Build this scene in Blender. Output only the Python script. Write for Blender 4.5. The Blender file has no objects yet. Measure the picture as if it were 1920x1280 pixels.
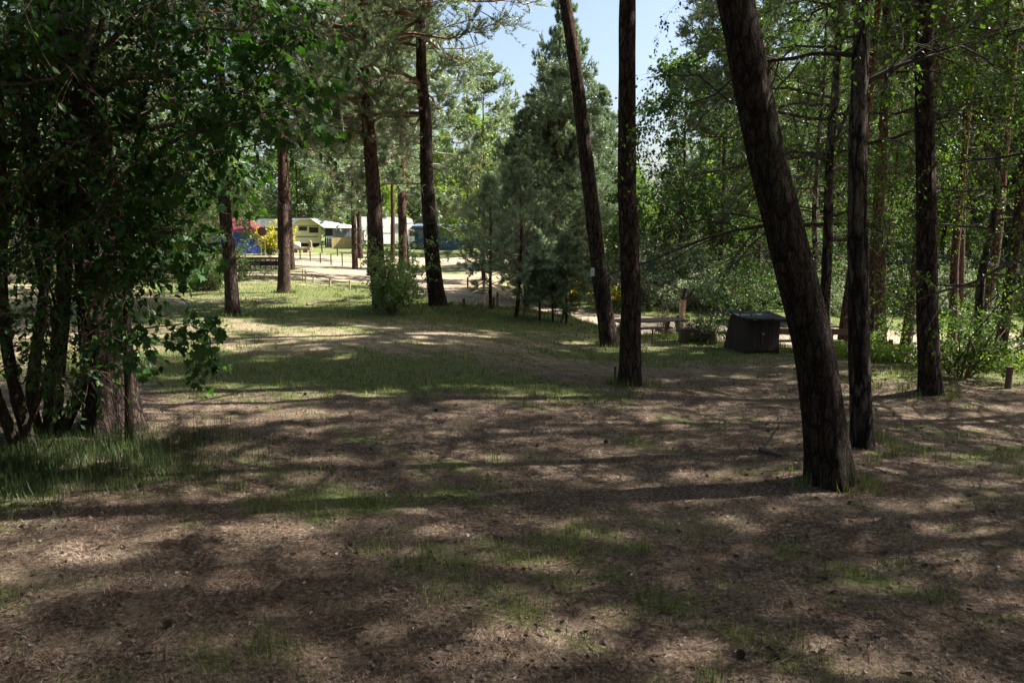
import bpy, math
import numpy as np
from mathutils import Vector, Matrix

# ------------------------------------------------------------------ camera, light
SC = bpy.context.scene
R = math.radians
FPX = 1493.0                      # focal length in pixels of the 1920 px wide photograph
HORIZON = 430.0
PITCH = math.atan((640 - HORIZON) / FPX)
CAM = np.array([0.0, 0.0, 1.9])
cd = bpy.data.cameras.new('camera'); cam = bpy.data.objects.new('camera', cd)
SC.collection.objects.link(cam)
cd.lens = 28.0; cd.sensor_width = 36.0; cd.clip_end = 1000.0; cd.clip_start = 0.05
cam.location = CAM; cam.rotation_euler = (math.pi / 2 - PITCH, 0, 0)
SC.camera = cam

SUN_EL, SUN_AZ = R(48), R(11)     # azimuth measured from +X towards +Y
sdir = Vector((math.cos(SUN_AZ) * math.cos(SUN_EL), math.sin(SUN_AZ) * math.cos(SUN_EL), math.sin(SUN_EL)))
w = bpy.data.worlds.new('World'); SC.world = w; w.use_nodes = True
nt = w.node_tree; nt.nodes.clear()
sky = nt.nodes.new('ShaderNodeTexSky'); sky.sky_type = 'NISHITA'; sky.sun_disc = False
sky.sun_elevation = SUN_EL; sky.sun_rotation = math.pi / 2 - SUN_AZ
sky.air_density = 1.0; sky.dust_density = 3.5; sky.ozone_density = 1.2
bg = nt.nodes.new('ShaderNodeBackground'); bg.inputs['Strength'].default_value = 0.072
wo = nt.nodes.new('ShaderNodeOutputWorld')
nt.links.new(sky.outputs[0], bg.inputs[0]); nt.links.new(bg.outputs[0], wo.inputs[0])
ld = bpy.data.lights.new('sun', 'SUN'); ld.energy = 5.0; ld.angle = R(0.53); ld.color = (1.0, 0.955, 0.88)
sun = bpy.data.objects.new('sun', ld); SC.collection.objects.link(sun)
sun.rotation_euler = sdir.to_track_quat('Z', 'Y').to_euler(); sun.location = (20, 10, 40)
SC.view_settings.view_transform = 'Standard'; SC.view_settings.look = 'None'
SC.view_settings.gamma = 1.0; SC.view_settings.exposure = 1.82
SC.render.engine = 'CYCLES'
SC.cycles.max_bounces = 7; SC.cycles.diffuse_bounces = 3; SC.cycles.glossy_bounces = 2
SC.cycles.transmission_bounces = 4; SC.cycles.transparent_max_bounces = 6
SC.cycles.sample_clamp_indirect = 6.0
SC.cycles.use_denoising = True

# ------------------------------------------------------------------ pixel <-> world
cP, sP = math.cos(PITCH), math.sin(PITCH)
def ray(px, py):
    x = (px - 960) / FPX; y = (640 - py) / FPX
    d = np.array([x, cP + y * sP, -sP + y * cP])
    return d
def at(px, py, depth):            # the point seen at a pixel on the vertical plane y = depth
    d = ray(px, py); return CAM + d * (depth / d[1])
EX = [-60, -30, -14, -8.6, -6.5, -4.2, -1.3, 0.3, 1.7, 2.7, 4.1, 5.8, 7.1, 12, 20, 40]
EY = [46, 42, 36, 31.5, 27, 24, 20.2, 20.6, 19.2, 17.0, 15.6, 13.4, 12.2, 11, 10, 9]
def sstep(a, b, x):
    t = np.clip((x - a) / (b - a), 0, 1); return t * t * (3 - 2 * t)
def edge_d(x, y): return y - np.interp(x, EX, EY)
def lump(x, y, s, k=0):
    return (np.sin(x * s + 1.3 + k) * np.cos(y * s * 1.13 + .7 * k) + .6 * np.sin(x * s * 1.9 + y * s * 1.3 + 2 * k)
            + .5 * np.cos(x * s * .7 - y * s * 2.3 + k) + .35 * np.sin(x * s * 3.7 - 2 + k) * np.sin(y * s * 4.1 + k)) / 2.0
def terrain(x, y):
    x = np.asarray(x, float); y = np.asarray(y, float)
    z = -0.030 * np.clip(y - 4, 0, 13) * sstep(-2.5, 3, x)
    z = z - 0.22 * np.exp(-((x - 6.5) ** 2 + (y - 7.2) ** 2) / 3.0)
    d = edge_d(x, y)
    amp = np.interp(x, [-30, -10, -6, -3, 0, 3, 8], [0.0, .12, .42, .6, .68, .72, .8])
    z = z - amp * sstep(0.1, 2.6, d)
    z = z + np.interp(d, [9, 14, 26, 45, 90], [0, .1, .75, 1.1, 1.3]) * sstep(-12, 4, x) * np.interp(x, [-8, 0, 6], [.7, .85, 1.0])
    z = z + 0.25 * sstep(40, 62, y) * (1 - sstep(-14, -2, x))
    for mx, my, ms in ((2.53, 6.2, .42), (3.28, 7.35, .34), (5.46, 10.3, .4), (1.72, 11.3, .38), (-3.9, 7.75, .6)): z = z + .07 * np.exp(-((x - mx) ** 2 + (y - my) ** 2) / ms ** 2)
    near = 1 - sstep(25, 60, np.hypot(x, y))
    z = z + .045 * lump(x, y, .55) + .016 * lump(x, y, 2.1, 2) * near + .006 * lump(x, y, 6.3, 5) * near
    return z
def on_ground(px, py):            # where a pixel's ray meets the ground
    d = ray(px, py); t = 1.5; last = t
    while t < 400:
        p = CAM + d * t
        if p[2] < terrain(p[0], p[1]): break
        last = t; t *= 1.006
    for _ in range(20):
        m = (last + t) / 2; p = CAM + d * m
        if p[2] < terrain(p[0], p[1]): t = m
        else: last = m
    p = CAM + d * t; return np.array([p[0], p[1], float(terrain(p[0], p[1]))])

# ------------------------------------------------------------------ mesh helpers
COL = SC.collection
def norm(v): return v / np.maximum(np.linalg.norm(v, axis=-1, keepdims=True), 1e-9)
class MB:
    """collects verts and faces, links them as one mesh object"""
    def __init__(s): s.v = []; s.f = []; s.m = []; s.t = []; s.n = 0; s.sm = []
    def add(s, v, f, mat=0, tone=0.5, smooth=False):
        v = np.asarray(v, np.float32).reshape(-1, 3); f = np.asarray(f, np.int64)
        s.v.append(v); s.f.append(f + s.n); s.m.append(np.full(len(f), mat, np.int32))
        s.sm.append(np.full(len(f), smooth))
        s.t.append(np.broadcast_to(np.asarray(tone, np.float32), (len(v),)).copy()); s.n += len(v)
    def box(s, x0, x1, y0, y1, z0, z1, mat=0, rot=None):
        v = np.array([(x, y, z) for z in (z0, z1) for y in (y0, y1) for x in (x0, x1)], float)
        if rot is not None: v = v @ np.array(rot).T
        s.add(v, [(0, 2, 3, 1), (4, 5, 7, 6), (0, 1, 5, 4), (2, 6, 7, 3), (0, 4, 6, 2), (1, 3, 7, 5)], mat); return s
    def bar(s, a, b, w, h, mat=0):          # squared timber from a to b
        a = np.array(a, float); b = np.array(b, float); d = norm(b - a)
        up = np.array([0, 0, 1.]) if abs(d[2]) < .9 else np.array([0, 1., 0])
        u = norm(np.cross(d, up)); v = np.cross(u, d)
        c = [a + u * i * w / 2 + v * j * h / 2 for i, j in ((-1, -1), (1, -1), (1, 1), (-1, 1))]
        c += [b + u * i * w / 2 + v * j * h / 2 for i, j in ((-1, -1), (1, -1), (1, 1), (-1, 1))]
        s.add(c, [(0, 1, 2, 3), (7, 6, 5, 4), (0, 4, 5, 1), (1, 5, 6, 2), (2, 6, 7, 3), (3, 7, 4, 0)], mat); return s
    def prism(s, prof, y0, y1, mat=0, axis='y'):   # profile in x,z pulled along y
        n = len(prof)
        a = [(x, y0, z) for x, z in prof] + [(x, y1, z) for x, z in prof]
        if axis == 'x': a = [(y, x, z) for x, y, z in a]
        s.add(a, [(i, (i + 1) % n, (i + 1) % n + n, i + n) for i in range(n)], mat)
        s.add(a[:n], [list(range(n))[::-1]], mat); s.add(a[n:], [list(range(n))], mat); return s
    def tubes(s, P, Rr, sides=5, mat=0, cap=True, tone=.5):
        P = np.asarray(P, float); Rr = np.asarray(Rr, float)
        if P.ndim == 2: P = P[None]; Rr = Rr[None]
        n, m, _ = P.shape
        if n == 0: return s
        T = np.gradient(P, axis=1); T = norm(T)
        d = norm(P[:, -1] - P[:, 0] + 1e-6)
        ref = np.where(np.abs(d[:, 2:3]) < .8, np.array([[0, 0, 1.]]), np.array([[1., 0, 0]]))
        U = norm(np.cross(T, ref[:, None, :])); V = np.cross(T, U)
        a = np.linspace(0, 2 * np.pi, sides, endpoint=False)
        ring = P[:, :, None] + Rr[:, :, None, None] * (U[:, :, None] * np.cos(a)[None, None, :, None] + V[:, :, None] * np.sin(a)[None, None, :, None])
        v = ring.reshape(-1, 3)
        i, j, k = np.meshgrid(np.arange(n), np.arange(m - 1), np.arange(sides), indexing='ij')
        b = (i * m + j) * sides; k2 = (k + 1) % sides
        f = np.stack([b + k, b + sides + k, b + sides + k2, b + k2], -1).reshape(-1, 4)
        s.add(v, f, mat, smooth=True, tone=tone)
        if cap:
            e = (np.arange(n)[:, None] * m + m - 1) * sides + np.arange(sides)[None]
            s.f.append((e + s.n - len(v))); s.m.append(np.full(n, mat, np.int32)); s.sm.append(np.full(n, False))
        return s
    def scatter(s, tv, tf, P, X, Y, Z, S, tone, mat=0):   # copies of a template on frames
        tv = np.asarray(tv, float); tf = np.asarray(tf); n = len(P)
        if n == 0: return s
        S = np.broadcast_to(np.asarray(S, float), (n,))
        M = np.stack([X, Y, Z], 1) * S[:, None, None]
        v = P[:, None, :] + np.einsum('kc,ncd->nkd', tv, M)
        f = tf[None] + (np.arange(n) * len(tv))[:, None, None]
        s.add(v.reshape(-1, 3), f.reshape(-1, tf.shape[1]), mat, np.repeat(np.broadcast_to(tone, (n,)), len(tv)))
        return s
    def mesh(s, name, mats):
        me = bpy.data.meshes.new(name)
        v = np.concatenate(s.v); me.vertices.add(len(v)); me.vertices.foreach_set('co', v.astype(np.float32).ravel())
        sizes = np.concatenate([np.full(len(f), f.shape[1]) for f in s.f]); loops = np.concatenate([f.ravel() for f in s.f])
        me.loops.add(len(loops)); me.loops.foreach_set('vertex_index', loops.astype(np.int32))
        me.polygons.add(len(sizes)); st = np.concatenate([[0], np.cumsum(sizes)[:-1]])
        me.polygons.foreach_set('loop_start', st.astype(np.int32))
        me.polygons.foreach_set('material_index', np.concatenate(s.m))
        me.polygons.foreach_set('use_smooth', np.concatenate(s.sm))
        t = np.concatenate(s.t)
        at_ = me.attributes.new('tone', 'FLOAT', 'POINT')
        if len(t) == len(v): at_.data.foreach_set('value', t)
        for m in (mats if isinstance(mats, (list, tuple)) else [mats]): me.materials.append(m)
        me.update(calc_edges=True); me.validate(); return me
    def build(s, name, mats, parent=None, **k):
        o = bpy.data.objects.new(name, s.mesh(name, mats)); COL.objects.link(o)
        if parent is not None: o.parent = parent
        for a, b in k.items(): o[a] = b
        return o
def thing(name, label, cat, loc=(0, 0, 0), rz=0, group=None, sc=1):
    o = bpy.data.objects.new(name, None); COL.objects.link(o); o.empty_display_size = .2
    o.location = loc; o.rotation_euler = (0, 0, rz); o.scale = (sc, sc, sc)
    o['label'] = label; o['category'] = cat
    if group: o['group'] = group
    return o
def copy_thing(src, label, loc, rz=0, sc=1, group=None, tilt=(0, 0), szz=None):
    c = src.copy(); COL.objects.link(c); c.location = loc; c.rotation_euler = (tilt[0], tilt[1], rz)
    c.scale = (sc, sc, szz if szz else sc); c['label'] = label
    if group: c['group'] = group
    for ch in list(src.children):
        d = ch.copy(); COL.objects.link(d); d.parent = c
        for g in list(ch.children):
            e = g.copy(); COL.objects.link(e); e.parent = d
    return c
def bevel(o, wd=.02, seg=2):
    m = o.modifiers.new('bevel', 'BEVEL'); m.width = wd; m.segments = seg; m.limit_method = 'ANGLE'; return o

# ------------------------------------------------------------------ materials
def new_mat(name):
    m = bpy.data.materials.new(name); m.use_nodes = True; t = m.node_tree; t.nodes.clear()
    out = t.nodes.new('ShaderNodeOutputMaterial'); b = t.nodes.new('ShaderNodeBsdfPrincipled')
    t.links.new(b.outputs[0], out.inputs[0]); return m, t, b, out
def N(t, kind, **k):
    n = t.nodes.new('ShaderNode' + kind)
    for a, b in k.items():
        if a in n.inputs: n.inputs[a].default_value = b
        else: setattr(n, a, b)
    return n
def ramp(t, fac, stops):
    r = t.nodes.new('ShaderNodeValToRGB'); e = r.color_ramp.elements
    while len(e) < len(stops): e.new(.5)
    for i, (p, c) in enumerate(stops): e[i].position = p; e[i].color = (*c, 1) if len(c) == 3 else c
    t.links.new(fac, r.inputs[0]); return r.outputs[0]
def mixc(t, fac, a, b, mode='MIX'):
    m = t.nodes.new('ShaderNodeMix'); m.data_type = 'RGBA'; m.blend_type = mode
    for k, x in ((0, fac), (6, a), (7, b)):
        if hasattr(x, 'links') or hasattr(x, 'is_linked'): t.links.new(x, m.inputs[k])
        else: m.inputs[k].default_value = x if k == 0 else (*x[:3], 1)
    return m.outputs[2]
def bump(t, h, b, strength, dist):
    n = N(t, 'Bump', Strength=strength, Distance=dist); t.links.new(h, n.inputs['Height'])
    t.links.new(n.outputs[0], b.inputs['Normal']); return n
def objco(t, scale=(1, 1, 1)):
    c = t.nodes.new('ShaderNodeTexCoord'); mp = N(t, 'Mapping'); mp.inputs['Scale'].default_value = scale
    t.links.new(c.outputs['Object'], mp.inputs[0]); return mp.outputs[0]

def leaf_mat(name, c0, c1, c2, trans=.4, tcol=None, rough=.42, spec=.4, occ=0):
    m, t, b, out = new_mat(name)
    at_ = N(t, 'Attribute', attribute_name='tone')
    col = ramp(t, at_.outputs['Fac'], [(0, c0), (.55, c1), (1, c2)])
    oi = t.nodes.new('ShaderNodeObjectInfo')
    hs = N(t, 'HueSaturation'); mr = N(t, 'MapRange'); mr.inputs[3].default_value = .8; mr.inputs[4].default_value = 1.2
    t.links.new(oi.outputs['Random'], mr.inputs[0]); t.links.new(mr.outputs[0], hs.inputs['Value'])
    t.links.new(col, hs.inputs['Color']); col = hs.outputs[0]
    t.links.new(col, b.inputs['Base Color']); b.inputs['Roughness'].default_value = rough
    b.inputs['Specular IOR Level'].default_value = spec
    tr = N(t, 'BsdfTranslucent'); tc = mixc(t, 1.0, col, tcol or (1.5, 1.7, .7), 'MULTIPLY'); t.links.new(tc, tr.inputs[0])
    mx = N(t, 'MixShader'); mx.inputs[0].default_value = trans
    t.links.new(b.outputs[0], mx.inputs[1]); t.links.new(tr.outputs[0], mx.inputs[2]); t.links.new(mx.outputs[0], out.inputs[0])
    return m
def bark_mat(name, low, low2, crack, high=None, z0=5, z1=9, scale=14, depth=.03, moss=None):
    m, t, b, out = new_mat(name)
    co = objco(t, (1, 1, .24)); cof = objco(t, (1, 1, .45))
    nz = N(t, 'TexNoise', Scale=7.0, Detail=5.0, Roughness=.7); t.links.new(co, nz.inputs[0])
    add = t.nodes.new('ShaderNodeVectorMath'); add.operation = 'MULTIPLY_ADD'; add.inputs[1].default_value = (.16, .16, .16)
    t.links.new(nz.outputs['Color'], add.inputs[0]); t.links.new(co, add.inputs[2])
    vo = N(t, 'TexVoronoi', feature='DISTANCE_TO_EDGE', Scale=scale); t.links.new(add.outputs[0], vo.inputs[0])
    v2 = N(t, 'TexVoronoi', feature='DISTANCE_TO_EDGE', Scale=scale * 2.3); t.links.new(add.outputs[0], v2.inputs[0])
    vc = N(t, 'TexVoronoi', Scale=scale * 2.3); t.links.new(add.outputs[0], vc.inputs[0])
    fine = N(t, 'TexNoise', Scale=75.0, Detail=6.0, Roughness=.75); t.links.new(cof, fine.inputs[0])
    big = N(t, 'TexNoise', Scale=3.0, Detail=3.0); t.links.new(cof, big.inputs[0])
    sep = t.nodes.new('ShaderNodeSeparateColor'); t.links.new(vc.outputs['Color'], sep.inputs[0])
    plate = mixc(t, sep.outputs[0], low, low2)
    fr = ramp(t, fine.outputs['Fac'], [(.3, (.45, .42, .42)), (.7, (1.5, 1.5, 1.5))])
    plate = mixc(t, 1.0, plate, fr, 'MULTIPLY')
    if high:
        tc = t.nodes.new('ShaderNodeTexCoord'); sx = t.nodes.new('ShaderNodeSeparateXYZ'); t.links.new(tc.outputs['Object'], sx.inputs[0])
        mr = N(t, 'MapRange'); mr.inputs[1].default_value = z0; mr.inputs[2].default_value = z1; t.links.new(sx.outputs[2], mr.inputs[0])
        plate = mixc(t, mr.outputs[0], plate, mixc(t, 1.0, fr, high, 'MULTIPLY'))
    if moss:
        mf = ramp(t, big.outputs['Fac'], [(.5, (0, 0, 0)), (.66, (.6, .6, .6))]); plate = mixc(t, mf, plate, moss)
    c1 = ramp(t, vo.outputs['Distance'], [(.01, (0, 0, 0)), (.12, (1, 1, 1))]); c2 = ramp(t, v2.outputs['Distance'], [(.0, (.35, .35, .35)), (.10, (1, 1, 1))])
    cr = t.nodes.new('ShaderNodeMath'); cr.operation = 'MULTIPLY'; t.links.new(c1, cr.inputs[0]); t.links.new(c2, cr.inputs[1])
    col = mixc(t, cr.outputs[0], crack, plate); t.links.new(col, b.inputs['Base Color'])
    b.inputs['Roughness'].default_value = .95; b.inputs['Specular IOR Level'].default_value = .12
    hgt = t.nodes.new('ShaderNodeMath'); hgt.operation = 'MULTIPLY_ADD'; hgt.inputs[1].default_value = .6
    t.links.new(fine.outputs['Fac'], hgt.inputs[0]); t.links.new(cr.outputs[0], hgt.inputs[2])
    bump(t, hgt.outputs[0], b, 1.0, depth); return m
def paint(name, col, rough=.5, var=.15, scale=3.0, bmp=0, col2=None, metal=0, spec=.5, stretch=(1, 1, 1)):
    m, t, b, out = new_mat(name)
    co = objco(t, stretch)
    nz = N(t, 'TexNoise', Scale=scale, Detail=5.0, Roughness=.6); t.links.new(co, nz.inputs[0])
    c2 = col2 or tuple(c * (1 - 2.2 * var) for c in col)
    c = ramp(t, nz.outputs['Fac'], [(.3, c2), (.62, col)])
    t.links.new(c, b.inputs['Base Color']); b.inputs['Roughness'].default_value = rough; b.inputs['Metallic'].default_value = metal
    b.inputs['Specular IOR Level'].default_value = spec
    if bmp:
        n2 = N(t, 'TexNoise', Scale=scale * 8, Detail=3.0); t.links.new(co, n2.inputs[0]); bump(t, n2.outputs['Fac'], b, .5, bmp)
    return m
M = {}
M['bark'] = bark_mat('pine_bark', (.062, .043, .035), (.115, .085, .072), (.018, .012, .009), (.16, .075, .045), 4.0, 9.5, 16, .03)
M['bark_red'] = bark_mat('reddish_pine_bark', (.095, .058, .046), (.15, .10, .082), (.022, .013, .01), (.24, .10, .055), 2.5, 7, 17, .022)
M['bark_moss'] = bark_mat('mossy_pine_bark', (.052, .037, .030), (.085, .064, .052), (.017, .011, .009), (.11, .06, .04), 5, 12, 16, .03, (.04, .05, .02))
M['bark_smooth'] = bark_mat('smooth_grey_bark', (.06, .046, .032), (.08, .062, .044), (.032, .025, .018), None, scale=16, depth=.008, moss=(.05, .06, .03))
M['twig'] = paint('twig_bark', (.17, .105, .075), .9, .2, 8)
M['birch_twig'] = paint('dark_birch_twigs', (.06, .042, .035), .9, .2, 8)
M['twig_red'] = paint('pine_limb_bark', (.22, .12, .08), .9, .25, 5, .004)
M['twig_dead'] = paint('dead_twig_bark', (.30, .26, .22), .9, .2, 8)
M['birch'] = bark_mat('birch_bark', (.022, .017, .014), (.125, .10, .086), (.012, .009, .008), (.17, .145, .125), 1.2, 4.5, 8, .02)
M['needle'] = leaf_mat('pine_needles', (.13, .18, .105), (.26, .335, .195), (.48, .55, .36), .17, (1.2, 1.3, .7), .35, .6)
M['needle_dark'] = leaf_mat('dark_pine_needles', (.10, .145, .09), (.20, .265, .165), (.36, .43, .27), .18, (1.2, 1.3, .7), .38, .5)
M['needle_pale'] = leaf_mat('young_pine_needles', (.17, .23, .15), (.32, .40, .27), (.52, .58, .42), .2, (1.1, 1.3, .8), .38, .55)
M['birch_leaf'] = leaf_mat('birch_leaves', (.028, .058, .013), (.058, .108, .022), (.13, .19, .042), .52, (1.7, 1.9, .7), .42, .4)
M['maple_leaf'] = leaf_mat('maple_leaves', (.018, .048, .014), (.034, .080, .022), (.075, .135, .032), .36, (1.5, 1.9, .55), .5, .28)  # leaf colour darkened in place of the shade over the thicket
M['lime_leaf'] = leaf_mat('fresh_lime_green_leaves', (.12, .20, .03), (.20, .30, .05), (.32, .42, .09), .5, (1.3, 1.3, .7), .45, .3)
M['mid_leaf'] = leaf_mat('mid_green_leaves', (.032, .062, .018), (.06, .108, .028), (.12, .18, .05), .42, (1.4, 1.6, .7), .4, .4)
M['grey_leaf'] = leaf_mat('grey_green_leaves', (.12, .16, .09), (.20, .25, .15), (.34, .38, .27), .3, (1.2, 1.3, .8), .5, .4)
M['dark_leaf'] = leaf_mat('dark_shrub_leaves', (.022, .055, .022), (.045, .10, .035), (.09, .16, .06), .35, (1.4, 1.7, .6), .35, .5)
M['ivy_leaf'] = leaf_mat('pale_edged_sun_lightened_leaves', (.14, .23, .07), (.26, .38, .13), (.48, .56, .33), .4, (1.3, 1.5, .7), .4, .4)  # pale leaves, colour raised further to stand in for sunlight on the bush
M['yellow'] = leaf_mat('yellow_broom_blossom', (.35, .28, .02), (.70, .55, .03), (.85, .72, .08), .3, (1, .95, .5), .5, .3)
M['grass'] = leaf_mat('green_grass_blades', (.06, .085, .02), (.12, .155, .045), (.30, .31, .13), .35, (1.2, 1.2, .6), .5, .3)
M['dry'] = leaf_mat('dry_grass_and_needles', (.085, .052, .038), (.24, .17, .125), (.52, .43, .33), .15, (1, .9, .7), .7, .2)
M['tall_grass'] = leaf_mat('shade_darkened_tall_grass', (.018, .032, .010), (.038, .064, .020), (.13, .15, .06), .35, (1.3, 1.5, .6), .45, .4)  # blades coloured darker to imitate the shade they grow in
M['post'] = paint('weathered_post_wood', (.16, .11, .085), .9, .25, 9, .004, stretch=(1, 1, .15))
M['post_pale'] = paint('pale_debarked_wood', (.42, .31, .21), .85, .2, 9, .004, stretch=(1, 1, .15))
M['brown_wood'] = paint('dark_brown_stained_boards', (.034, .016, .011), .8, .2, 6, .003, stretch=(1, 1, .1))
M['felt'] = paint('grey_roofing_felt', (.055, .06, .068), .95, .3, 7, .004, None, 0, .15)
M['white'] = paint('white_caravan_paint', (.80, .80, .80), .35, .04, 2)
M['cream'] = paint('cream_caravan_paint', (.70, .62, .40), .4, .05, 2)
M['offwhite'] = paint('off_white_paint', (.62, .60, .55), .45, .06, 2)
M['brown'] = paint('brown_stripe', (.13, .06, .04), .6, .1, 4)
M['glass'] = paint('dark_window_glass', (.035, .04, .045), .08, .1, 2, spec=.8)
M['curtain'] = paint('grey_curtained_window', (.26, .27, .28), .35, .3, 6)
M['awning'] = paint('white_awning_cloth', (.78, .80, .82), .7, .05, 2)
M['greycloth'] = paint('grey_awning_cloth', (.33, .34, .35), .85, .15, 3)
M['blue'] = paint('royal_blue_tarp', (.015, .07, .55), .55, .1, 2, .004)
M['red'] = paint('faded_red_tarp', (.12, .016, .016), .75, .12, 3, .006, (.09, .028, .05), 0, .25)
M['navy'] = paint('navy_awning_cloth', (.03, .07, .16), .8, .15, 3)
M['slate'] = paint('slate_blue_cloth', (.10, .14, .22), .8, .15, 3)
M['plank'] = paint('yellow_pine_planks', (.50, .37, .15), .7, .12, 3, .003, stretch=(4, 4, .3))
M['black'] = paint('black_painted_wood', (.02, .02, .022), .6, .1, 4)
M['rubber'] = paint('black_rubber', (.02, .02, .02), .8, .1, 4)
M['metal'] = paint('grey_galvanised_metal', (.32, .33, .34), .5, .1, 6, metal=.4)
M['paper'] = paint('white_notice_board', (.72, .72, .74), .5, .03, 5)
M['ink'] = paint('grey_print', (.25, .25, .28), .6, .05, 5)
M['bluesign'] = paint('blue_sign_face', (.16, .25, .42), .5, .05, 5)
M['redpaint'] = paint('red_marking', (.5, .03, .02), .4, .05, 5)
M['concrete'] = paint('pale_concrete', (.45, .43, .39), .85, .15, 8, .004)

# ------------------------------------------------------------------ ground
def ground_attrs(x, y):
    r = np.hypot(x, y); d = edge_d(x, y)
    n1 = lump(x, y, .9, 1); n2 = lump(x, y, 2.7, 4); n3 = lump(x, y, 7.5, 7)
    g = np.zeros_like(x)
    def blob(cx, cy, sx, sy, a): return a * np.exp(-((x - cx) / sx) ** 2 - ((y - cy) / sy) ** 2)
    g += blob(-3.5, 10.9, 3.1, 1.4, .80) + blob(-.6, 9.7, 1.9, .8, .64) + blob(-6, 12, 3, 1.8, .4)
    g += blob(-4.5, 19, 6, 2.0, .6) + blob(-3.5, 23.5, 3, 2.2, .7) + blob(.3, 18.6, 3.4, 1.6, .75) + blob(-8, 26, 5, 3, .35) + .30 * sstep(12, 16, y) * (d < .5)
    g += blob(2.4, 13.5, 2.4, 1.3, .55) + blob(4.6, 14.3, 1.6, .7, .45) + blob(-4.4, 6.0, 1.5, .9, .7)
    g += blob(-1.2, 5.5, 1.1, .35, .35) + blob(5.4, 6.9, 1.8, .8, .7) + blob(.3, 4.4, .9, .7, .22) + blob(6, 11.5, 2, .8, .4) + blob(3, 4.6, 2.5, 1, .12)
    g += .75 * np.exp(-((d - .2) / 1.0) ** 2) * sstep(-5.5, -3, x)
    g += .9 * sstep(58, 62, y) * (1 - sstep(-2, 4, x)) + .85 * sstep(11.5, 13, d) * sstep(-2, 3, x) + .6 * sstep(2.3, 5, x) * np.exp(-((d - 3.6) / 1.2) ** 2) * 0
    g = g + .03 + .16 * n1 + .28 * n2 + .24 * n3
    sand = np.zeros_like(x)
    sand += (1 - sstep(-3.2, -1.0, x)) * sstep(1.0, 2.6, d) * (1 - sstep(58, 62, y))
    sand += sstep(-3.2, -1.0, x) * sstep(np.interp(x, [-1, 1, 3, 6], [1.6, 2.2, 4.8, 5.6]), np.interp(x, [-1, 1, 3, 6], [2.6, 3.2, 5.6, 6.4]), d + .3 * n1) * (1 - sstep(11.5, 13.0, d + .3 * n1))
    sand = np.clip(sand, 0, 1)
    g = g * (1 - .92 * sand) + .6 * sand * sstep(-.2, .9, lump(x, y, .33, 2) + .6 * lump(x, y, .9, 6)) * (y > 30)
    tan = np.clip(sstep(9, 15, y - .15 * x) * .9 + .25 * n2, 0, 1)
    return np.clip(g, 0, 1), sand, tan
def ground_mat(name):
    m, t, b, out = new_mat(name)
    A = lambda n: N(t, 'Attribute', attribute_name=n).outputs['Fac']
    tc = t.nodes.new('ShaderNodeTexCoord'); co = tc.outputs['Object']
    def nz(s, d=6, r=.65):
        n = N(t, 'TexNoise', Scale=s, Detail=float(d), Roughness=r); t.links.new(co, n.inputs[0]); return n.outputs['Fac']
    n_big, n_mid, n_fine, n_vf = nz(1.1), nz(6), nz(38, 8, .75), nz(120, 5, .8)
    litter = ramp(t, n_fine, [(.36, (.030, .021, .015)), (.47, (.115, .082, .060)), (.56, (.25, .188, .140)), (.66, (.52, .43, .335))])
    litter = mixc(t, ramp(t, n_mid, [(.4, (0, 0, 0)), (.62, (.8, .8, .8))]), litter, mixc(t, 1.0, litter, (.62, .5, .45), 'MULTIPLY'))
    tanc = ramp(t, n_fine, [(.3, (.19, .135, .085)), (.5, (.37, .29, .19)), (.7, (.53, .44, .31))])
    tanc = mixc(t, ramp(t, n_mid, [(.4, (0, 0, 0)), (.65, (.6, .6, .6))]), tanc, (.20, .15, .085))
    grs = ramp(t, n_fine, [(.32, (.045, .062, .018)), (.5, (.12, .145, .045)), (.7, (.26, .26, .11))])
    sndc = ramp(t, n_fine, [(.3, (.22, .165, .12)), (.5, (.33, .265, .20)), (.7, (.45, .375, .29))])
    sndc = mixc(t, ramp(t, n_big, [(.4, (0, 0, 0)), (.6, (.7, .7, .7))]), sndc, mixc(t, n_mid, (.20, .15, .10), (.36, .31, .2)))
    tq = t.nodes.new('ShaderNodeMath'); tq.operation = 'MULTIPLY_ADD'; tq.inputs[1].default_value = .9; tq.inputs[2].default_value = -.42; tq.use_clamp = True
    n_pat = nz(2.3, 5, .6); t.links.new(n_pat, tq.inputs[0]); tadd = t.nodes.new('ShaderNodeMath'); tadd.operation = 'ADD'; tadd.use_clamp = True
    tm = t.nodes.new('ShaderNodeMath'); tm.operation = 'MULTIPLY'; tm.inputs[1].default_value = 2.4; t.links.new(tq.outputs[0], tm.inputs[0])
    t.links.new(tm.outputs[0], tadd.inputs[0]); t.links.new(A('tan'), tadd.inputs[1])
    soil = ramp(t, nz(3.1, 6, .7), [(.52, (0, 0, 0)), (.66, (.75, .75, .75))]); litter = mixc(t, soil, litter, (.052, .036, .028))
    base = mixc(t, tadd.outputs[0], litter, tanc)
    gm = t.nodes.new('ShaderNodeMath'); gm.operation = 'MULTIPLY_ADD'; gm.inputs[1].default_value = .9; t.links.new(n_mid, gm.inputs[0]); t.links.new(A('green'), gm.inputs[2])
    gf = ramp(t, gm.outputs[0], [(.62, (0, 0, 0)), (1.0, (1, 1, 1))])
    base = mixc(t, A('sand'), base, sndc)
    base = mixc(t, gf, base, grs)
    t.links.new(base, b.inputs['Base Color']); b.inputs['Roughness'].default_value = .95; b.inputs['Specular IOR Level'].default_value = .15
    ad = t.nodes.new('ShaderNodeMath'); ad.operation = 'MULTIPLY_ADD'; ad.inputs[1].default_value = .5; t.links.new(n_vf, ad.inputs[0]); t.links.new(n_fine, ad.inputs[2])
    bump(t, ad.outputs[0], b, .9, .03); return m
M['ground'] = ground_mat('forest_floor')
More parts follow.
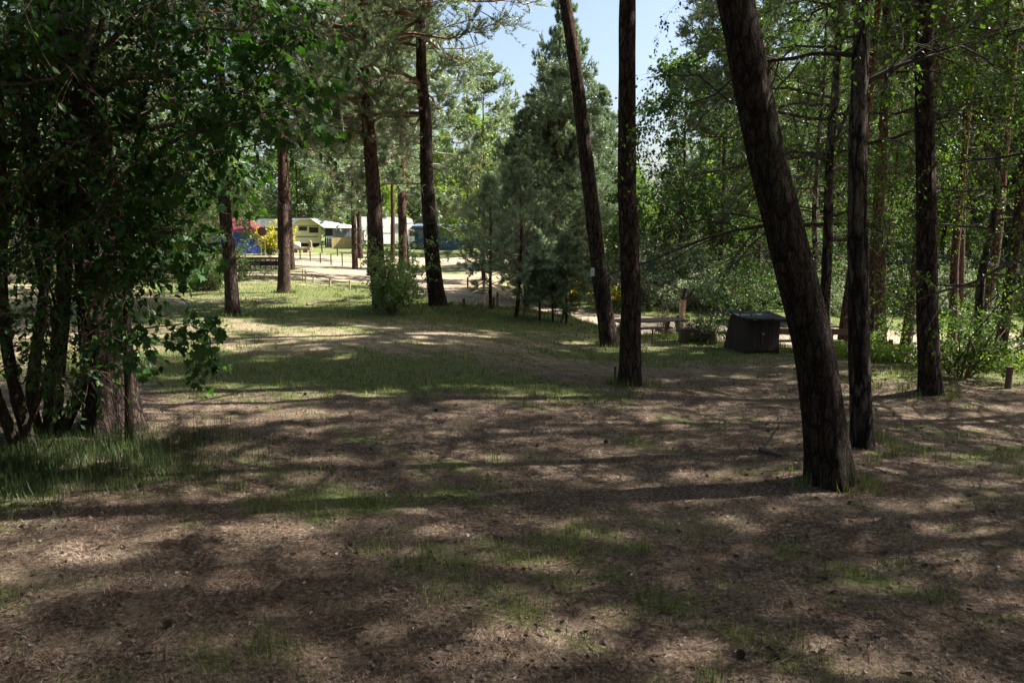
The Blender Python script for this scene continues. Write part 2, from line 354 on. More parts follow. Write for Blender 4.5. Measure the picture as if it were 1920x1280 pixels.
def make_ground():
    fr = np.linspace(R(-50), R(50), 520); rest = np.linspace(R(50), R(310), 90)[1:-1]
    ang = np.concatenate([fr, rest]); na = len(ang)
    rr = np.concatenate([np.geomspace(.35, 120, 420), np.geomspace(124, 420, 16)]); nr = len(rr)
    Rg, A_ = np.meshgrid(rr, ang, indexing='ij')
    X = Rg * np.sin(A_); Y = Rg * np.cos(A_)
    Z = terrain(X, Y); v = np.stack([X, Y, Z], -1).reshape(-1, 3)
    i, j = np.meshgrid(np.arange(nr - 1), np.arange(na), indexing='ij'); j2 = (j + 1) % na
    f = np.stack([i * na + j, i * na + j2, (i + 1) * na + j2, (i + 1) * na + j], -1).reshape(-1, 4)[:, ::-1]
    c = v[f].mean(1)
    g, s_, tn = ground_attrs(v[:, 0], v[:, 1])
    gc, sc_, _ = ground_attrs(c[:, 0], c[:, 1])
    ispath = sc_ + .12 * lump(c[:, 0], c[:, 1], 11, 3) > .5
    def part(mask, name, centre=False):
        ff = f[mask]; use, inv = np.unique(ff, return_inverse=True); mb = MB(); mb.add(v[use], inv.reshape(ff.shape), smooth=True)
        if centre:
            k = len(use); ring = np.searchsorted(use, np.arange(na)); mb.add([[0, 0, float(terrain(0, 0))]], np.zeros((0, 3), int))
            mb.f.append(np.stack([ring, np.roll(ring, -1), np.full(na, k)], 1)[:, ::-1]); mb.m.append(np.zeros(na, np.int32)); mb.sm.append(np.full(na, True))
        o = mb.build(name, M['ground'], kind='structure'); me = o.data
        for nm, arr in (('green', g), ('sand', s_), ('tan', tn)):
            a = me.attributes.new(nm, 'FLOAT', 'POINT'); vals = arr[use]
            if centre: vals = np.append(vals, 0)
            a.data.foreach_set('value', vals.astype(np.float32))
    part(~ispath, 'ground', True); part(ispath, 'sandy_path')
make_ground()

# ------------------------------------------------------------------ branching
def interp(P, i, t):
    m = P.shape[1]; f = t * (m - 1); k = np.minimum(f.astype(int), m - 2); u = (f - k)[:, None]
    a = P[i, k]; b = P[i, k + 1]; return a * (1 - u) + b * u, norm(b - a)
def rand_perp(rng, d):
    r = rng.normal(size=d.shape); r -= (r * d).sum(-1, keepdims=True) * d; return norm(r)
def curve(rng, p, d, L, m, droop, wob, up=0):
    s = np.linspace(0, 1, m)[None, :, None]; n = len(p); L = L[:, None, None]
    P = p[:, None] + d[:, None] * s * L
    P = P + np.array([0, 0, 1.]) * (up * s ** 2 - droop * s ** 2) * L
    wv = np.cumsum(rng.normal(size=(n, m, 3)) * wob, axis=1) * s; return P + (wv - wv[:, :1]) * L * .6
def spawn(rng, P, Rr, per, t0, t1, a0, a1, Lf, m, rr, droop=0, wob=.08, flat=0, tip=.25, up=0, upb=0):
    n = len(P); i = np.repeat(np.arange(n), per)
    t = rng.uniform(t0, t1, len(i)); p, d = interp(P, i, t)
    q = rand_perp(rng, d)
    if flat: q[:, 2] *= (1 - flat); q = norm(q)
    a = rng.uniform(a0, a1, len(i))[:, None]; dd = d * np.cos(a) + q * np.sin(a); dd[:, 2] += upb; dd = norm(dd)
    pl = np.linalg.norm(P[i, -1] - P[i, 0], axis=1)
    L = Lf(rng, t, pl); C = curve(rng, p, dd, L, m, droop, wob, up)
    r0 = np.interp(t, [0, 1], [1, 0]) * Rr[i, 0] + np.interp(t, [0, 1], [0, 1]) * Rr[i, -1]
    r0 = np.minimum(r0 * rr, r0); Rc = r0[:, None] * np.linspace(1, tip, m)[None]
    return C, np.maximum(Rc, .0012)
def frames(rng, d, roll=True):
    q = rand_perp(rng, d); return q, d, np.cross(q, d)
# templates: local Y is the growing direction
def needle_tuft(k, L, wd, seed=0):
    g = np.random.default_rng(seed); v = []; f = []
    for i in range(k):
        a = 2 * math.pi * i / k + g.uniform(-.3, .3); e = g.uniform(.35, 1.15); o = g.uniform(-.35, .4) * L
        d = np.array([math.cos(a) * math.sin(e), math.cos(e), math.sin(a) * math.sin(e)]); ll = L * g.uniform(.75, 1.1)
        s = norm(np.cross(d, g.normal(size=3))) * wd / 2; b = np.array([0, o, 0])
        v += [b - s, b + s, b + d * ll + s * .3]; f.append((3 * i, 3 * i + 1, 3 * i + 2))
    return np.array(v), np.array(f)
LEAF2 = (np.array([(0, 0, 0), (.34, .42, .10), (0, 1, -.04), (-.34, .42, .10)]), np.array([(0, 1, 2), (0, 2, 3)]))
OVAL = (np.array([(0, 0, 0), (.2, .22, .05), (.26, .55, .06), (0, 1, -.08), (-.26, .55, .06), (-.2, .22, .05), (0, .5, 0)]), np.array([(0, 1, 6), (1, 2, 6), (2, 3, 6), (3, 4, 6), (4, 5, 6), (5, 0, 6)]))
_mo = [(0, 0), (.14, .10), (.42, .02), (.34, .20), (.60, .42), (.34, .46), (.30, .66), (.12, .62), (0, 1.0), (-.12, .62), (-.30, .66), (-.34, .46), (-.60, .42), (-.34, .20), (-.42, .02), (-.14, .10)]
MAPLE = (np.array([(x, y, .22 * abs(x) - .12 * y * y) for x, y in _mo] + [(0, .34, -.01)]), np.array([(i, (i + 1) % 16, 16) for i in range(16)]))
def leaves(mb, rng, T, size, tmpl, k=1, spread=.35, hang=.5, mat=0, t0=.15):
    """leaves along twigs T (n,m,3)"""
    n = len(T); i = np.repeat(np.arange(n), k); t = rng.uniform(t0, 1, len(i)); p, d = interp(T, i, t)
    q = rand_perp(rng, d); dd = d * .55 + q * .8; dd[:, 2] -= hang * rng.uniform(.2, 1.2, len(i)); dd = norm(dd)
    p = p + q * (rng.uniform(0, spread, len(i)) * size)[:, None]
    up = rng.normal(size=(len(i), 3)) * .55 + np.array([.25, 0, 1.]); X = norm(np.cross(dd, up)); Z = np.cross(X, dd)
    mb.scatter(*tmpl, p, X, dd, Z, size * rng.uniform(.6, 1.2, len(i)), np.clip(rng.normal(.5, .22, len(i)), 0, 1), mat); return mb
def trunk_mb(path, r0, r1, sides=24, dz=.12, flare=.35, rough=.03, seed=0, knots=6, taper=.8):
    g = np.random.default_rng(seed); path = np.asarray(path, float)
    seg = np.concatenate([[0], np.cumsum(np.linalg.norm(np.diff(path, axis=0), axis=1))]); Lt = seg[-1]
    n = max(6, int(Lt / dz)); s = np.linspace(0, Lt, n)
    k = np.polyfit
    P = np.stack([np.interp(s, seg, path[:, c]) for c in range(3)], 1)
    ker = np.hanning(max(3, int(1.6 / dz) | 1)); ker /= ker.sum(); h = len(ker) // 2
    for c in range(2):
        e = np.concatenate([2 * P[0, c] - P[1:h + 1, c][::-1], P[:, c], 2 * P[-1, c] - P[-h - 1:-1, c][::-1]]); P[:, c] = np.convolve(e, ker, 'valid')
    rad = r0 + (r1 - r0) * (s / Lt) ** taper
    a = np.linspace(0, 2 * np.pi, sides, endpoint=False)
    Rg = rad[:, None] * (1 + flare * np.exp(-np.maximum(s, 0) / .22)[:, None] * (1 + .7 * np.sin(a * 4 + g.uniform(0, 6)) + .4 * np.sin(a * 7 + g.uniform(0, 6)))[None])
    S, Aa = np.meshgrid(s, a, indexing='ij')
    nz = np.zeros_like(S); P[1:-1, :2] += np.stack([np.interp(s, np.linspace(0, Lt, 14), g.normal(0, r0 * .10, 14)) for _ in (0, 1)], 1)[1:-1]
    for q in range(6):
        nz += np.sin(Aa * g.integers(1, 5) + g.uniform(0, 6) + S * g.uniform(-2.5, 2.5)) * .25
    for q in range(8):
        nz += np.sin(Aa * g.integers(6, 14) + g.uniform(0, 6) + S * g.uniform(-9, 9)) * .18
    Rg = Rg * (1 + rough * nz)
    for q in range(knots):
        sk, ak = g.uniform(.5, Lt * .8), g.uniform(0, 6.28); da = (Aa - ak + np.pi) % (2 * np.pi) - np.pi
        Rg += rad.mean() * .12 * np.exp(-((S - sk) / .10) ** 2 - (da / .35) ** 2)
    T = norm(np.gradient(P, axis=0)); U = norm(np.cross(T, np.array([0, 1., 0]))); V = np.cross(T, U)
    ring = P[:, None] + Rg[:, :, None] * (U[:, None] * np.cos(a)[None, :, None] + V[:, None] * np.sin(a)[None, :, None])
    mb = MB(); i, j = np.meshgrid(np.arange(n - 1), np.arange(sides), indexing='ij'); j2 = (j + 1) % sides
    f = np.stack([i * sides + j, i * sides + j2, (i + 1) * sides + j2, (i + 1) * sides + j], -1).reshape(-1, 4)
    mb.add(ring.reshape(-1, 3), f, smooth=True); return mb, P, rad
def pine_parts(root, rng, path, r0, hb, H, Lmax, nl, dens=1.0, bark='bark', needle='needle', tuft=(9, .085, .012), sides=24, dz=.15,
               l2=8, l3=6, tk=5, dead=8, bias=None, shape='scots', low_droop=.25, flare=.5, r1=None, limb='twig_red', deadz=None, az=None, clear=0):
    mb, P, rad = trunk_mb(path, r0, r1 or max(.02, r0 * .12), sides, dz, flare, seed=int(rng.integers(1e6)))
    mb.build('trunk', M[bark], root)
    zs = P[:, 2]
    h = hb + (H - hb) * np.sort(rng.uniform(0, 1, nl)) ** .9
    p = np.stack([np.interp(h, zs, P[:, c]) for c in range(3)], 1)
    u = (h - hb) / (H - hb)
    azm = np.arange(nl) * 2.4 + rng.uniform(-.5, .5, nl)
    if az is not None: azm = az[0] + rng.uniform(-az[1], az[1], nl)
    azm = np.where((h < clear) & (np.cos(azm) > .25), azm + np.pi, azm)
    if shape == 'cone': prof = (1 - u) ** .8 * (.55 + .45 * sstep(0, .18, u)) + .06; el = R(8) + R(45) * u
    else: prof = np.sin(np.pi * np.clip(.12 + .80 * u, 0, 1)) ** .6 * .9 + .1; el = R(-2) + R(50) * u
    el = el + rng.normal(0, .15, nl); L = Lmax * prof * rng.uniform(.65, 1.15, nl)
    d = np.stack([np.cos(azm) * np.cos(el), np.sin(azm) * np.cos(el), np.sin(el)], 1)
    if bias is not None: d = norm(d + np.array(bias) * (1 - u)[:, None])
    A = curve(rng, p, d, L, 8, low_droop * .6, .10, .18)
    rA = np.interp(h, zs, rad) * .42
    Ra = np.minimum(rA, .012 + .018 * L)[:, None] * np.linspace(1, .18, 8)[None]
    n2 = max(2, int(l2 * 1)); B, Rb = spawn(rng, A, Ra, n2, .34, 1, R(28), R(70), lambda g, t, pl: pl * (.52 - .30 * t) * g.uniform(.6, 1.3, len(t)), 5, .6, .05, .10, .45, .25, .12)
    Rb = np.minimum(Rb, .012); C_, Rc = spawn(rng, B, Rb, l3, .38, 1, R(20), R(65), lambda g, t, pl: np.clip(pl * .45, .12, .5) * g.uniform(.6, 1.3, len(t)), 4, .6, .0, .08, .2, .4, .18)
    Rc = np.minimum(Rc, .0035); lb = MB(); lb.tubes(A, Ra, 6); lb.tubes(B, Rb, 4); lb.tubes(C_, Rc, 3)
    if dead:
        hd = rng.uniform(*(deadz or (hb * .45, hb + (H - hb) * .35)), dead); pd = np.stack([np.interp(hd, zs, P[:, c]) for c in range(3)], 1)
        az2 = rng.uniform(0, 6.28, dead); dd = np.stack([np.cos(az2), np.sin(az2), rng.uniform(-.3, .25, dead)], 1)
        D = curve(rng, pd, norm(dd), rng.uniform(.4, 1.0, dead) * Lmax * .6, 6, .1, .14); Rd = np.full((dead, 1), .016) * np.linspace(1, .2, 6)[None]
        E, Re = spawn(rng, D, Rd, 6, .2, 1, R(30), R(75), lambda g, t, pl: pl * .35 * g.uniform(.4, 1.2, len(t)), 4, .6, .05, .12)
        G, Rg = spawn(rng, E, Re, 3, .2, 1, R(30), R(75), lambda g, t, pl: pl * .4 * g.uniform(.4, 1.2, len(t)), 3, .6, .0, .1)
        lb.tubes(D, Rd, 5, 1); lb.tubes(E, Re, 3, 1); lb.tubes(G, Rg, 3, 1)
    lb.build('limbs', [M[limb], M['twig_dead']], root)
    cb = MB(); keep = rng.uniform(size=len(C_)) < dens; T = C_[keep]
    for vi in range(3):
        Tv = T[vi::3]; i = np.repeat(np.arange(len(Tv)), tk); t = np.tile(np.linspace(.25, 1, tk), len(Tv)) + rng.uniform(-.08, 0, len(i))
        p2, d2 = interp(Tv, i, t); d2 = norm(d2 + np.array([0, 0, .25])); X, Y, Z = frames(rng, d2)
        tn = np.clip(rng.normal(.42, .17, len(i)) + .22 * (t - .5) + np.repeat(rng.normal(0, .16, len(Tv)), tk), 0, 1)
        cb.scatter(*needle_tuft(*tuft, seed=vi + 7), p2, X, Y, Z, rng.uniform(.75, 1.2, len(i)), tn)
    cb.build('crown', M[needle], root)
    return root

rngm = lambda s: np.random.default_rng(s)
# ------------------------------------------------------------------ the main trees, from the photograph
def trunk_path(pts, depth, H, under=.25, sway=.05, seed=0, straighten=0):
    """pixel points on the trunk's axis from base to the highest seen, at one depth; carried on up to height H"""
    W = np.array([at(x, y, depth) for x, y in pts]); b = W[0].copy(); b[2] = float(terrain(b[0], b[1])); W[0] = b
    L = W - b; d = (L[-1] - L[-2]) / (L[-1][2] - L[-2][2]); g = rngm(seed)
    z = L[-1][2]; out = [L[0] - np.array([(L[1] - L[0])[0] / max(L[1][2], .1) * under, 0, under])] + list(L)
    cur = L[-1].copy(); k = 0
    while cur[2] < H - .5:
        st = min(2.0, H - cur[2]); cur = cur + d * st + np.array([g.uniform(-sway, sway), g.uniform(-sway, sway), 0]) * st
        cur[2] = z + (k + 1) * 0 + cur[2] - z; d = d * (1 - straighten); d[2] = 1; out.append(cur.copy()); k += 1
    return b, np.array(out)
def main_pine(label, pts, wpx, H, hb, Lmax, nl, seed, name='pine_tree', dia=None, depth=None, **k):
    g0 = on_ground(*pts[0]); dep = depth or g0[1]
    b, path = trunk_path(pts, dep, H, seed=seed, straighten=k.pop('straighten', .1))
    r0 = (dia or wpx * dep / FPX) / 2
    t = thing(name, label, 'pine tree', b); pine_parts(t, rngm(seed), path, r0, hb, H, Lmax, nl, **k); return t

BIG = dict(tuft=(11, .10, .013), l2=11, l3=10, tk=5)
MID = dict(tuft=(10, .11, .014), l2=10, l3=7, tk=4, sides=48, dz=.05)
OFF = dict(tuft=(8, .17, .034), l2=9, l3=6, tk=4, sides=48, dz=.05)
main_pine('thickest dark pine in the left thicket, behind the forked shrub stems', [(208, 800), (195, 620), (178, 450), (150, 200), (128, 0)], 100, 17, 9, 3.2, 36, 11, bark='bark', dead=6, deadz=(3, 8), **OFF)
main_pine('pine with short leaning trunk on the lit grass, behind the maple leaves', [(438, 592), (432, 500), (420, 380), (412, 200), (408, 0)], 27, 16, 5.5, 2.6, 46, 12, **BIG)
main_pine('straight pine with small white notice on its left side', [(535, 549), (533, 460), (530, 300), (526, 100), (524, 0)], 25, 17, 4.6, 3.2, 70, 13, bark='bark_red', dead=10, **BIG)
main_pine('reddish pine rising out of the bright leafy bush', [(718, 580), (706, 480), (696, 300), (680, 120), (672, 0)], 33, 17, 4.0, 3.4, 84, 14, bark='bark_red', dead=12, deadz=(2.5, 6), clear=6.2, **BIG)
main_pine('grey brown pine with broken crooked stubs, low drooping needle branches', [(820, 572), (810, 470), (800, 330), (793, 150), (788, 0)], 33, 15, 4.4, 3.7, 108, 15, dead=14, deadz=(1.8, 5), low_droop=.5, clear=7.2, **BIG)
main_pine('curved pine with white notice, left of the straight dark trunk', [(1141, 648), (1125, 520), (1100, 300), (1078, 120), (1060, 0)], 34, 17, 7.5, 3.0, 40, 16, bark='bark', dead=4, deadz=(7, 9), **MID)
main_pine('straight dark pine with upright trunk and tiny stake at its foot', [(1184, 722), (1181, 550), (1178, 300), (1174, 0)], 42, 18, 5.0, 3.0, 50, 17, bark='bark', dead=4, deadz=(7, 9), **MID)
main_pine('thick pine leaning strongly left, the nearest trunk', [(1556, 900), (1527, 700), (1475, 460), (1425, 220), (1380, 0)], 84, 18, 8.0, 3.4, 40, 18, bark='bark_moss', dead=3, deadz=(8, 10), straighten=.28, **OFF)
main_pine('stout upright pine at right with leaves hanging over its trunk', [(1743, 735), (1742, 600), (1738, 400), (1733, 200), (1730, 0)], 42, 17, 8.0, 3.2, 40, 19, bark='bark', dead=3, deadz=(6, 8), **OFF)

# ------------------------------------------------------------------ background pines: prototypes and copies
def proto_pine(seed, H, hb, Lmax, r0, nl, bark, needle='needle', shape='scots', tuft=(9, .17, .032), l2=10, l3=8, tk=4, name='pine_tree', **k):
    g = rngm(seed); t = thing(name, 'x', 'pine tree', (0, -400, 0))
    path = [(0, 0, -.4)]; x = y = 0
    for z in np.arange(1, H + .1, 1.5): x += g.normal(0, .05); y += g.normal(0, .05); path.append((x, y, z))
    return pine_parts(t, g, path, r0, hb, H, Lmax, nl, bark=bark, needle=needle, shape=shape, tuft=tuft, l2=l2, l3=l3, tk=tk, sides=14, dz=.4, flare=.25, **k)
PA = proto_pine(31, 15, 5.5, 2.6, .17, 44, 'bark_red')
PB = proto_pine(32, 16, 3.4, 2.8, .19, 54, 'bark_red', low_droop=.4)
PC = proto_pine(33, 15, 1.6, 4.3, .18, 100, 'bark', 'needle_dark', 'cone', low_droop=.3)
PD = proto_pine(34, 17, 9.0, 2.4, .15, 30, 'bark_red', dead=5)
PE = proto_pine(35, 15, 5.0, 3.1, .17, 40, 'bark_red', tuft=(7, .16, .03), l2=7, l3=4, tk=3, dens=.8)
used = set()
def place(src, label, px, py, sc=1, rz=0, group=None, tilt=(0, 0), depth=None, wz=None):
    p = on_ground(px, py) if depth is None else None
    if p is None: q = at(px, py, depth); p = np.array([q[0], q[1], float(terrain(q[0], q[1]))])
    if src.name not in used:
        used.add(src.name); o = src; o.location = p; o.rotation_euler = (tilt[0], tilt[1], rz); o.scale = (sc, sc, wz or sc); o['label'] = label
        if group: o['group'] = group
        return o
    return copy_thing(src, label, p, rz, sc, group, tilt, wz)
place(PB, 'slim dark pine beside the grey posts, between the striped shade and the camper', 665, 505, .9, .3)
place(PA, 'thin pine half hidden behind the reddish pine', 694, 517, .8, 2)
place(PA, 'pine trunk just right of the reddish pine, in front of the white camper', 737, 492, 1.0, 1)
place(PD, 'slender pine in front of the camper cab', 765, 503, .85, 4)
place(PB, 'pine behind the pair of young pines, shading the sandy track', 1045, 0, .46, .3, depth=34)
place(PB, 'pine behind the crooked stubs, rising from the far side of the track', 905, 0, .6, 2.3, depth=38)
place(PA, 'reddish pine over the left young pine, beyond the track', 1008, 0, .45, 4.4, depth=38)
place(PA, 'pine with bare lower trunk behind the short dark young pines', 1046, 0, .56, 1.1, depth=30)
place(PC, 'tall dark conical pine against the sky in the centre', 1060, 0, .72, .7, depth=46, wz=1.02)
place(PC, 'conical pine behind the curved noticed trunk', 1128, 0, .72, 2.5, depth=50)
place(PC, 'dark pine to the left of the tall conical one', 1000, 0, .55, 4.2, depth=47)
place(PB, 'pine behind the slate blue awning, right of the crooked stubs', 905, 0, .62, 5, depth=66)
place(PB, 'pine behind the cream caravan', 610, 0, 1.0, 1.4, depth=82)
place(PA, 'tall pine behind the white awning and the slim dark pine', 663, 0, 1.1, 3.3, depth=52)
place(PA, 'broad pine crown behind the pine with the small white notice', 527, 0, 1.15, 3.9, depth=40)
place(PB, 'pine crown filling the gap behind the reddish pine', 745, 0, 1.1, .2, depth=33)
place(PC, 'dark pine over the camper, behind the crooked stubs', 830, 0, .8, 1.2, depth=84)
for x, y, sc, lab in [(.5, 29.5, .47, 'low dense conifer behind the crooked young pine'), (1.7, 31, .50, 'low dense conifer behind the short dark young pines')]:
    copy_thing(PC, lab, (x, y, float(terrain(x, y))), x * 2, sc * 1.1, None, (0, 0), sc)
GR = 'slender pines in the wood on the right'
for i, (px, py, sc, s, tl, lab) in enumerate([
    (1577, 664, 1.0, PD, .02, 'pine trunk seen between the leaning pine and the birch'),
    (1630, 640, .85, PD, 0, 'thin pine trunk just right of the birch'),
    (1652, 645, 1.05, PD, .03, 'dark pine trunk behind the low rail and wire posts'),
    (1640, 636, .5, PD, .06, 'thinnest slanting trunk crossing behind the birch'),
    (1694, 668, 1.0, PD, .04, 'reddish pine trunk left of the stout upright pine'),
    (1782, 656, .85, PD, -.02, 'pine trunk just right of the stout upright pine'),
    (1800, 640, .8, PD, .12, 'slanting pine trunk right of the stout upright pine'),
    (1838, 664, 1.0, PD, 0, 'reddish pine trunk between the stout pine and the grey post'),
    (1925, 640, 1.1, PD, 0, 'pine cut by the right edge of the picture'),
    (1420, 560, 1.0, PB, 0, 'dark pine behind the brown hut'),
    (1350, 545, .8, PA, 0, 'pine in the wood left of the brown hut')]):
    place(s, lab, px, py, sc, i * 1.7, GR, (0, tl))
rg = rngm(5)
BGL = 'pines in the wood beyond the path'
for i in range(26):
    a = rg.uniform(.16, .72) if i < 20 else rg.uniform(-.05, .16); r = rg.uniform(36, 75) if i < 20 else rg.uniform(60, 85)
    x, y = r * math.sin(a), r * math.cos(a); y += 12 * (x < 28 and y < 34 and i < 20); s = [PA, PB, PC, PD][int(rg.integers(4))]
    copy_thing(s, 'pine standing in the dense wood beyond the path', (x, y, float(terrain(x, y))), rg.uniform(0, 6), rg.uniform(.65, .95) * (1 if a > .24 else (.62 if a > .1 else .8)), BGL)
for i in range(18):
    a, r = (rg.uniform(.5, .74), rg.uniform(15, 21)) if i < 5 else (.40 + .34 * (i - 5 + rg.uniform(0, 1)) / 13, rg.uniform(37, 50)); x, y = r * math.sin(a), r * math.cos(a)
    copy_thing([PD, PD, PA][i % 3], 'slim pine trunk among the others in the dark wood at right', (x, y, float(terrain(x, y))), rg.uniform(0, 6), rg.uniform(.7, 1.05), 'slim trunks in the dark wood at right', (0, rg.uniform(-.05, .08)))
for i, (px, py, sc, s, lab) in enumerate([(85, 470, 1.0, PB, 'pine at far left in front of the white caravans'), (30, 480, .9, PA, 'leftmost pine behind the thicket stems'),
                                       (120, 455, .8, PB, 'reddish pine behind the forked shrub, far left'), (250, 470, 1.0, PC, 'dark pine behind the maple leaves, left of the blue tent'),
                                       (318, 500, .9, PB, 'pine between the thick dark trunk and the blue tent'), (400, 460, .9, PC, 'dark crowned pine behind the blue tent')]):
    place(s, lab, px, py, sc, i * 2.1)
for i in range(16):
    a = rg.uniform(-.75, -.41); r = rg.uniform(34, 85); x, y = r * math.sin(a), r * math.cos(a)
    copy_thing([PA, PB, PC][i % 3], 'pine in the wood behind the left thicket', (x, y, float(terrain(x, y))), rg.uniform(0, 6), rg.uniform(.8, 1.1), 'pines behind the left thicket')
# pines standing to the right of the frame: their crowns shade the foreground
for i, (x, y, sc) in enumerate([(13.5, 8.2, 1.0), (10.2, 4.6, .95), (8.4, 1.4, .9), (12.5, 2.2, 1.0), (17, 12, 1.0), (16.5, 6, 1.0), (9.5, -1.8, .95), (14, -.5, 1.0), (6.9, 2.4, .8), (11.5, 6.9, 1.0), (8.9, 5.9, .85), (12.2, 4.6, 1.05), (7.6, -.4, .9), (15.5, 3.2, 1.1), (10.6, 9.6, .9)]):
    lab = 'pine standing just outside the right edge, shading the clearing'; p = (x, y, float(terrain(x, y)))
    if i == 0: PE.location = p; PE['label'] = lab; PE['group'] = 'pines beyond the right edge'; used.add(PE.name)
    else: copy_thing(PE, lab, p, i * 1.3, sc, 'pines beyond the right edge')
for i, (x, y, sc) in enumerate([(-7.5, -3, 1.0), (-4, -6.5, 1.1), (0, -5.2, .95), (3.8, -7, 1.0), (6.5, -4.5, 1.0), (-10.5, 1.5, 1.05), (-9.5, 5.5, .9), (-2, -10, 1.1), (-12, 8, 1.0), (1.5, -12, 1.1)]):
    copy_thing([PB, PA][i % 2], 'unseen pine behind the viewpoint or beyond the left edge, dimming the sky light', (x, y, float(terrain(x, y))), i * 1.1, sc, 'unseen pines around the viewpoint')  # unseen trees put in to darken the ambient light in the clearing
for o in (PA, PB, PC, PD):
    assert o.name in used
print('pines done')

# ------------------------------------------------------------------ broadleaved trees and shrubs
def broad_parts(root, rng, path, r0, hb, H, Lmax, nl, leaf, size, tmpl=LEAF2, k=7, bark='bark_smooth', sides=14, dz=.2, l2=8, l3=6,
                elev=(25, 55), droop=.35, limb='twig', flare=.3, per2=.42, tw=.45, low=1.0, az=None, knots=8, lsides=5, hang=.5):
    mb, P, rad = trunk_mb(path, r0, max(.012, r0 * .1), sides, dz, flare, .06, seed=int(rng.integers(1e6)), knots=knots)
    mb.build('trunk', M[bark], root); zs = P[:, 2]
    h = hb + (H - hb) * np.sort(rng.uniform(0, .98, nl)); u = (h - hb) / (H - hb)
    p = np.stack([np.interp(h, zs, P[:, c]) for c in range(3)], 1)
    azm = np.arange(nl) * 2.4 + rng.uniform(-.6, .6, nl)
    if az is not None: azm = az[0] + rng.uniform(-az[1], az[1], nl)
    el = R(elev[0]) + R(elev[1] - elev[0]) * u + rng.normal(0, .15, nl)
    L = Lmax * (low * (1 - u) + np.sin(np.pi * np.clip(.1 + .85 * u, 0, 1)) * .9 * u + .12) * rng.uniform(.6, 1.15, nl)
    d = np.stack([np.cos(azm) * np.cos(el), np.sin(azm) * np.cos(el), np.sin(el)], 1)
    A = curve(rng, p, d, L, 9, droop * .7, .1, .05)
    Ra = np.minimum(np.interp(h, zs, rad) * .5, .008 + .012 * L)[:, None] * np.linspace(1, .2, 9)[None]
    B, Rb = spawn(rng, A, Ra, l2, .18, 1, R(25), R(65), lambda g, t, pl: pl * per2 * (1.15 - .7 * t) * g.uniform(.6, 1.3, len(t)), 6, .6, droop, .1)
    C_, Rc = spawn(rng, B, Rb, l3, .15, 1, R(25), R(70), lambda g, t, pl: tw * g.uniform(.5, 1.3, len(t)), 5, .6, droop * 1.2, .08)
    lb = MB(); lb.tubes(A, Ra, lsides); lb.tubes(B, Rb, 3); lb.tubes(C_, Rc, 3); lb.build('limbs', M[limb], root)
    cb = MB(); leaves(cb, rng, C_, size, tmpl, k, hang=hang); leaves(cb, rng, B, size, tmpl, max(2, k // 2), hang=hang)
    cb.build('crown', M[leaf], root); return root
def proto_broad(seed, H, hb, Lmax, r0, nl, leaf, size, name='leafy_tree', cat='tree', **k):
    g = rngm(seed); t = thing(name, 'x', cat, (0, -400, 0)); path = [(0, 0, -.4)]; x = y = 0
    for z in np.arange(1, H + .1, 1.2): x += g.normal(0, .08); y += g.normal(0, .08); path.append((x, y, z))
    return broad_parts(t, g, path, r0, hb, H, Lmax, nl, leaf, size, **k)
# the near birch
dep = on_ground(1614, 833)[1]
b, path = trunk_path([(1614, 833), (1609, 640), (1607, 420), (1611, 180), (1616, 0)], dep, 13, seed=3)
t = thing('birch_tree', 'birch with dark cracked bark and pale bands, just right of the leaning pine', 'birch tree', b)
broad_parts(t, rngm(41), path, 42 * dep / FPX / 2, 2.6, 13, 2.4, 44, 'birch_leaf', .05, k=8, bark='birch', sides=40, dz=.05, l2=9, l3=7, elev=(12, 55), droop=.22, per2=.5, flare=.55, knots=22, low=.45, limb='birch_twig')
BA = proto_broad(42, 12, 2.0, 2.7, .10, 50, 'birch_leaf', .055, name='birch_tree', cat='birch tree', k=8, bark='birch', l2=9, l3=7, elev=(2, 55), droop=.4, per2=.5, limb='birch_twig')
place(BA, 'birch hidden behind the leaning pine, its leaves hanging over the brown hut', 1530, 690, .95, .4)
for i, (x, y, sc, lab) in enumerate([(7.4, 9.3, .95, 'birch outside the right edge whose twigs hang over the stout upright pine'), (8.9, 15.0, 1.0, 'leafy birch behind the stout upright pine'),
                                 (10.2, 25.5, .9, 'birch in the wood behind the near birch trunk'),
                                 (9, 24, 1.1, 'birch deep in the wood at right')]):
    copy_thing(BA, lab, (x, y, float(terrain(x, y)) - .1), i * 1.9 + .7, sc)
DA = proto_broad(43, 9, .8, 3.2, .14, 34, 'lime_leaf', .22, k=6, l2=8, l3=6, droop=.1, tw=.6, tmpl=LEAF2)
DB = proto_broad(44, 11, .6, 3.6, .16, 40, 'mid_leaf', .2, k=7, l2=8, l3=6, droop=.2, tw=.6)
DC = proto_broad(45, 5, .2, 2.4, .07, 30, 'mid_leaf', .10, k=7, l2=8, l3=6, droop=.3, tw=.4, name='leafy_shrub', cat='shrub')
place(DA, 'bright lime green tree in the gap right of the crooked pine stubs', 880, 0, 1.15, 0, depth=62)
place(DB, 'green broadleaved tree in the dark wood right of the two dark trunks', 1290, 0, .85, 1, depth=36)
for i, (x, y, sc) in enumerate([(-6, -2, 1), (-1.5, -4, .9), (3, -4.5, 1), (-8.5, 2.2, 1), (-8.2, 6.5, .9), (6.5, -8, 1.1), (-3, -9, 1.1), (1, -9, 1.2)]):
    copy_thing(DB, 'unseen broadleaved tree behind the viewpoint or beyond the left edge, blocking sky light', (x, y, float(terrain(x, y))), i * 1.7, sc, 'unseen broadleaved trees around the viewpoint')  # dense unseen crowns added to hold back skylight from the foreground
place(DC, 'green shrub in the undergrowth at the path bend', 1480, 0, .8, 1, depth=29)
